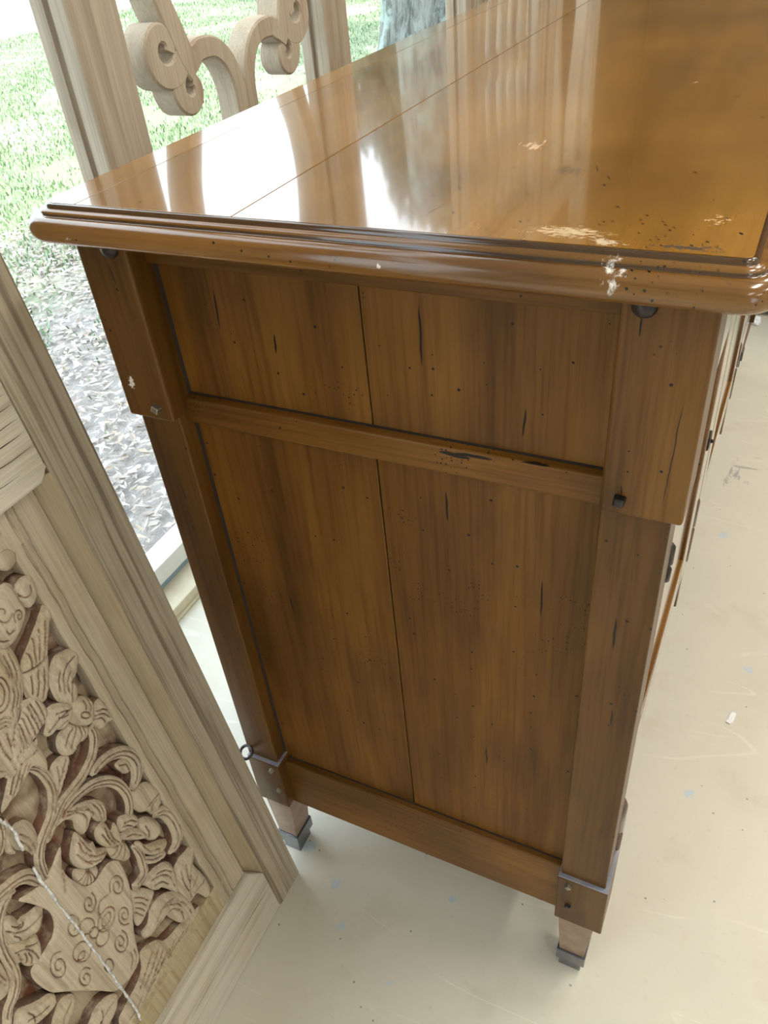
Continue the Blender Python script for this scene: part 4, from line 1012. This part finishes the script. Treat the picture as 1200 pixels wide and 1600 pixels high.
def scroll_screen(y, label):
    t = thing('carved_screen', label, 'screen', (-.2, y, 0), 'wooden screens along the window')
    for a, b in ((-.321, -.238), (.242, .322)): screen_post(t, a, b, 2.15)
    for z0, z1 in ((.06, .17), (.76, .86), (1.76, 1.86), (2.04, 2.14)): box('cross_rail', -.046, -.005, -.2385, .2425, z0, z1, P_SCREEN, t, .003)
    for k in range(4): box('lower_board', -.034, -.020, -.238 + .12 * k + .0006, -.238 + .12 * (k + 1) - .0006, .1695, .7605, P_SCREEN, t, .002)
    for sgn in (1, -1):
        for k, (cl, w) in enumerate(SCROLLS):
            c2 = [(p[0] * sgn, p[1]) for p in cl]
            e = .0006 * k + (.0003 if sgn > 0 else 0)
            scroll_arm('scroll_arm', c2, w, t, (-.044 - e, -.007 + e))
    return t
scroll_screen(.578, 'pale wooden screen with pierced scrollwork standing behind the near end of the cabinet')
scroll_screen(2.455, 'pale wooden scrollwork screen farthest along the window, beyond the spindle screen')
t = thing('spindle_screen', 'pale wooden screen with upright turned spindles, seen just above the cabinet back edge', 'screen', (-.2, 1.787, 0), 'wooden screens along the window')
for a, b in ((-.321, -.247), (.247, .322)): screen_post(t, a, b, 2.15)
for z0, z1 in ((.06, .17), (.76, .86), (1.70, 1.80), (2.04, 2.14)): box('cross_rail', -.046, -.005, -.2475, .2475, z0, z1, P_SCREEN, t, .003)
for k in range(4): box('lower_board', -.034, -.020, -.247 + .1235 * k + .0006, -.247 + .1235 * (k + 1) - .0006, .1695, .7605, P_SCREEN, t, .002)
sp = None
for k in range(5):
    y = -.165 + .0825 * k
    if sp is None:
        prf = [(.010, .859), (.019, .88), (.019, .93), (.012, .95), (.021, 1.00), (.024, 1.06), (.016, 1.16), (.012, 1.24), (.020, 1.26), (.020, 1.30), (.012, 1.32), (.016, 1.42), (.024, 1.52), (.021, 1.58), (.012, 1.62), (.019, 1.64), (.019, 1.69), (.010, 1.701)]
        sp = lathe('spindle', prf, (-.026, 0, 0), P_SCREEN, t, 18); sp.location.y = y
    else:
        c = sp.copy(); COL.objects.link(c); c.parent = t; c.location.y = y

# ------------------------------------------------------------------ small things on the floor
M_TEAL = simple('teal_paint', (.16, .27, .28), .45, 0, .3, (25, (.22, .35, .36)), .2)
M_PAPER = simple('white_paper', (.85, .86, .90), .7)
ch = thing('painted_chest', 'blue-green painted low chest on the floor beyond the far end of the cabinet', 'chest', (.30, 2.235, 0))
for k in range(3): box('front_plank', 0, 1.15, 0, .02, .020 + .16 * k, .178 + .16 * k, M_TEAL, ch, .003)
box('chest_end', 0, .02, .0205, .46, .02, .498, M_TEAL, ch, .003)
box('chest_end', 1.13, 1.15, .0205, .46, .02, .498, M_TEAL, ch, .003)
box('chest_back', .021, 1.129, .44, .46, .02, .498, M_TEAL, ch, .003)
box('lid', -.015, 1.165, -.015, .475, .5, .53, M_TEAL, ch, .005)
for x in (.05, 1.05):
    for y in (.03, .39): box('foot', x, x + .05, y, y + .05, 0, .022, M_DARKGAP, ch, .002)

bm = bmesh.new()
bmesh.ops.create_icosphere(bm, subdivisions=3, radius=.016)
for v in bm.verts:
    k = 1 + .35 * mnoise.noise(v.co * 90) ; v.co *= k; v.co.z = max(v.co.z, -.012)
bmesh.ops.translate(bm, verts=bm.verts, vec=(0, 0, .012))
o = from_bm('crumpled_paper', bm, M_PAPER); o.location = (.522, 2.17, 0)
tag(o, 'tiny wad of white paper on the floor in front of the blue-green chest', 'paper wad')

ol = [(-.0045, -.014), (.0035, -.015), (.0062, -.006), (.0050, .010), (.0030, .0145), (-.0040, .013), (-.0052, .003), (-.0030, -.004)]
bm = bmesh.new()
a = [bm.verts.new((x, y, .0004 + .0012 * (abs(y) / .015) ** 2)) for x, y in ol]
b = [bm.verts.new((x, y, .0012 + .0012 * (abs(y) / .015) ** 2)) for x, y in ol]
bm.faces.new(a[::-1]); bm.faces.new(b)
for i in range(len(a)): bm.faces.new((a[i], a[(i+1) % len(a)], b[(i+1) % len(a)], b[i]))
o = from_bm('paint_chip', bm, M_PAPER); o.location = (.644, .533, 0); o.rotation_euler.z = -.25
tag(o, 'small white flake lying on the cream floor to the right of the cabinet', 'paint flake')
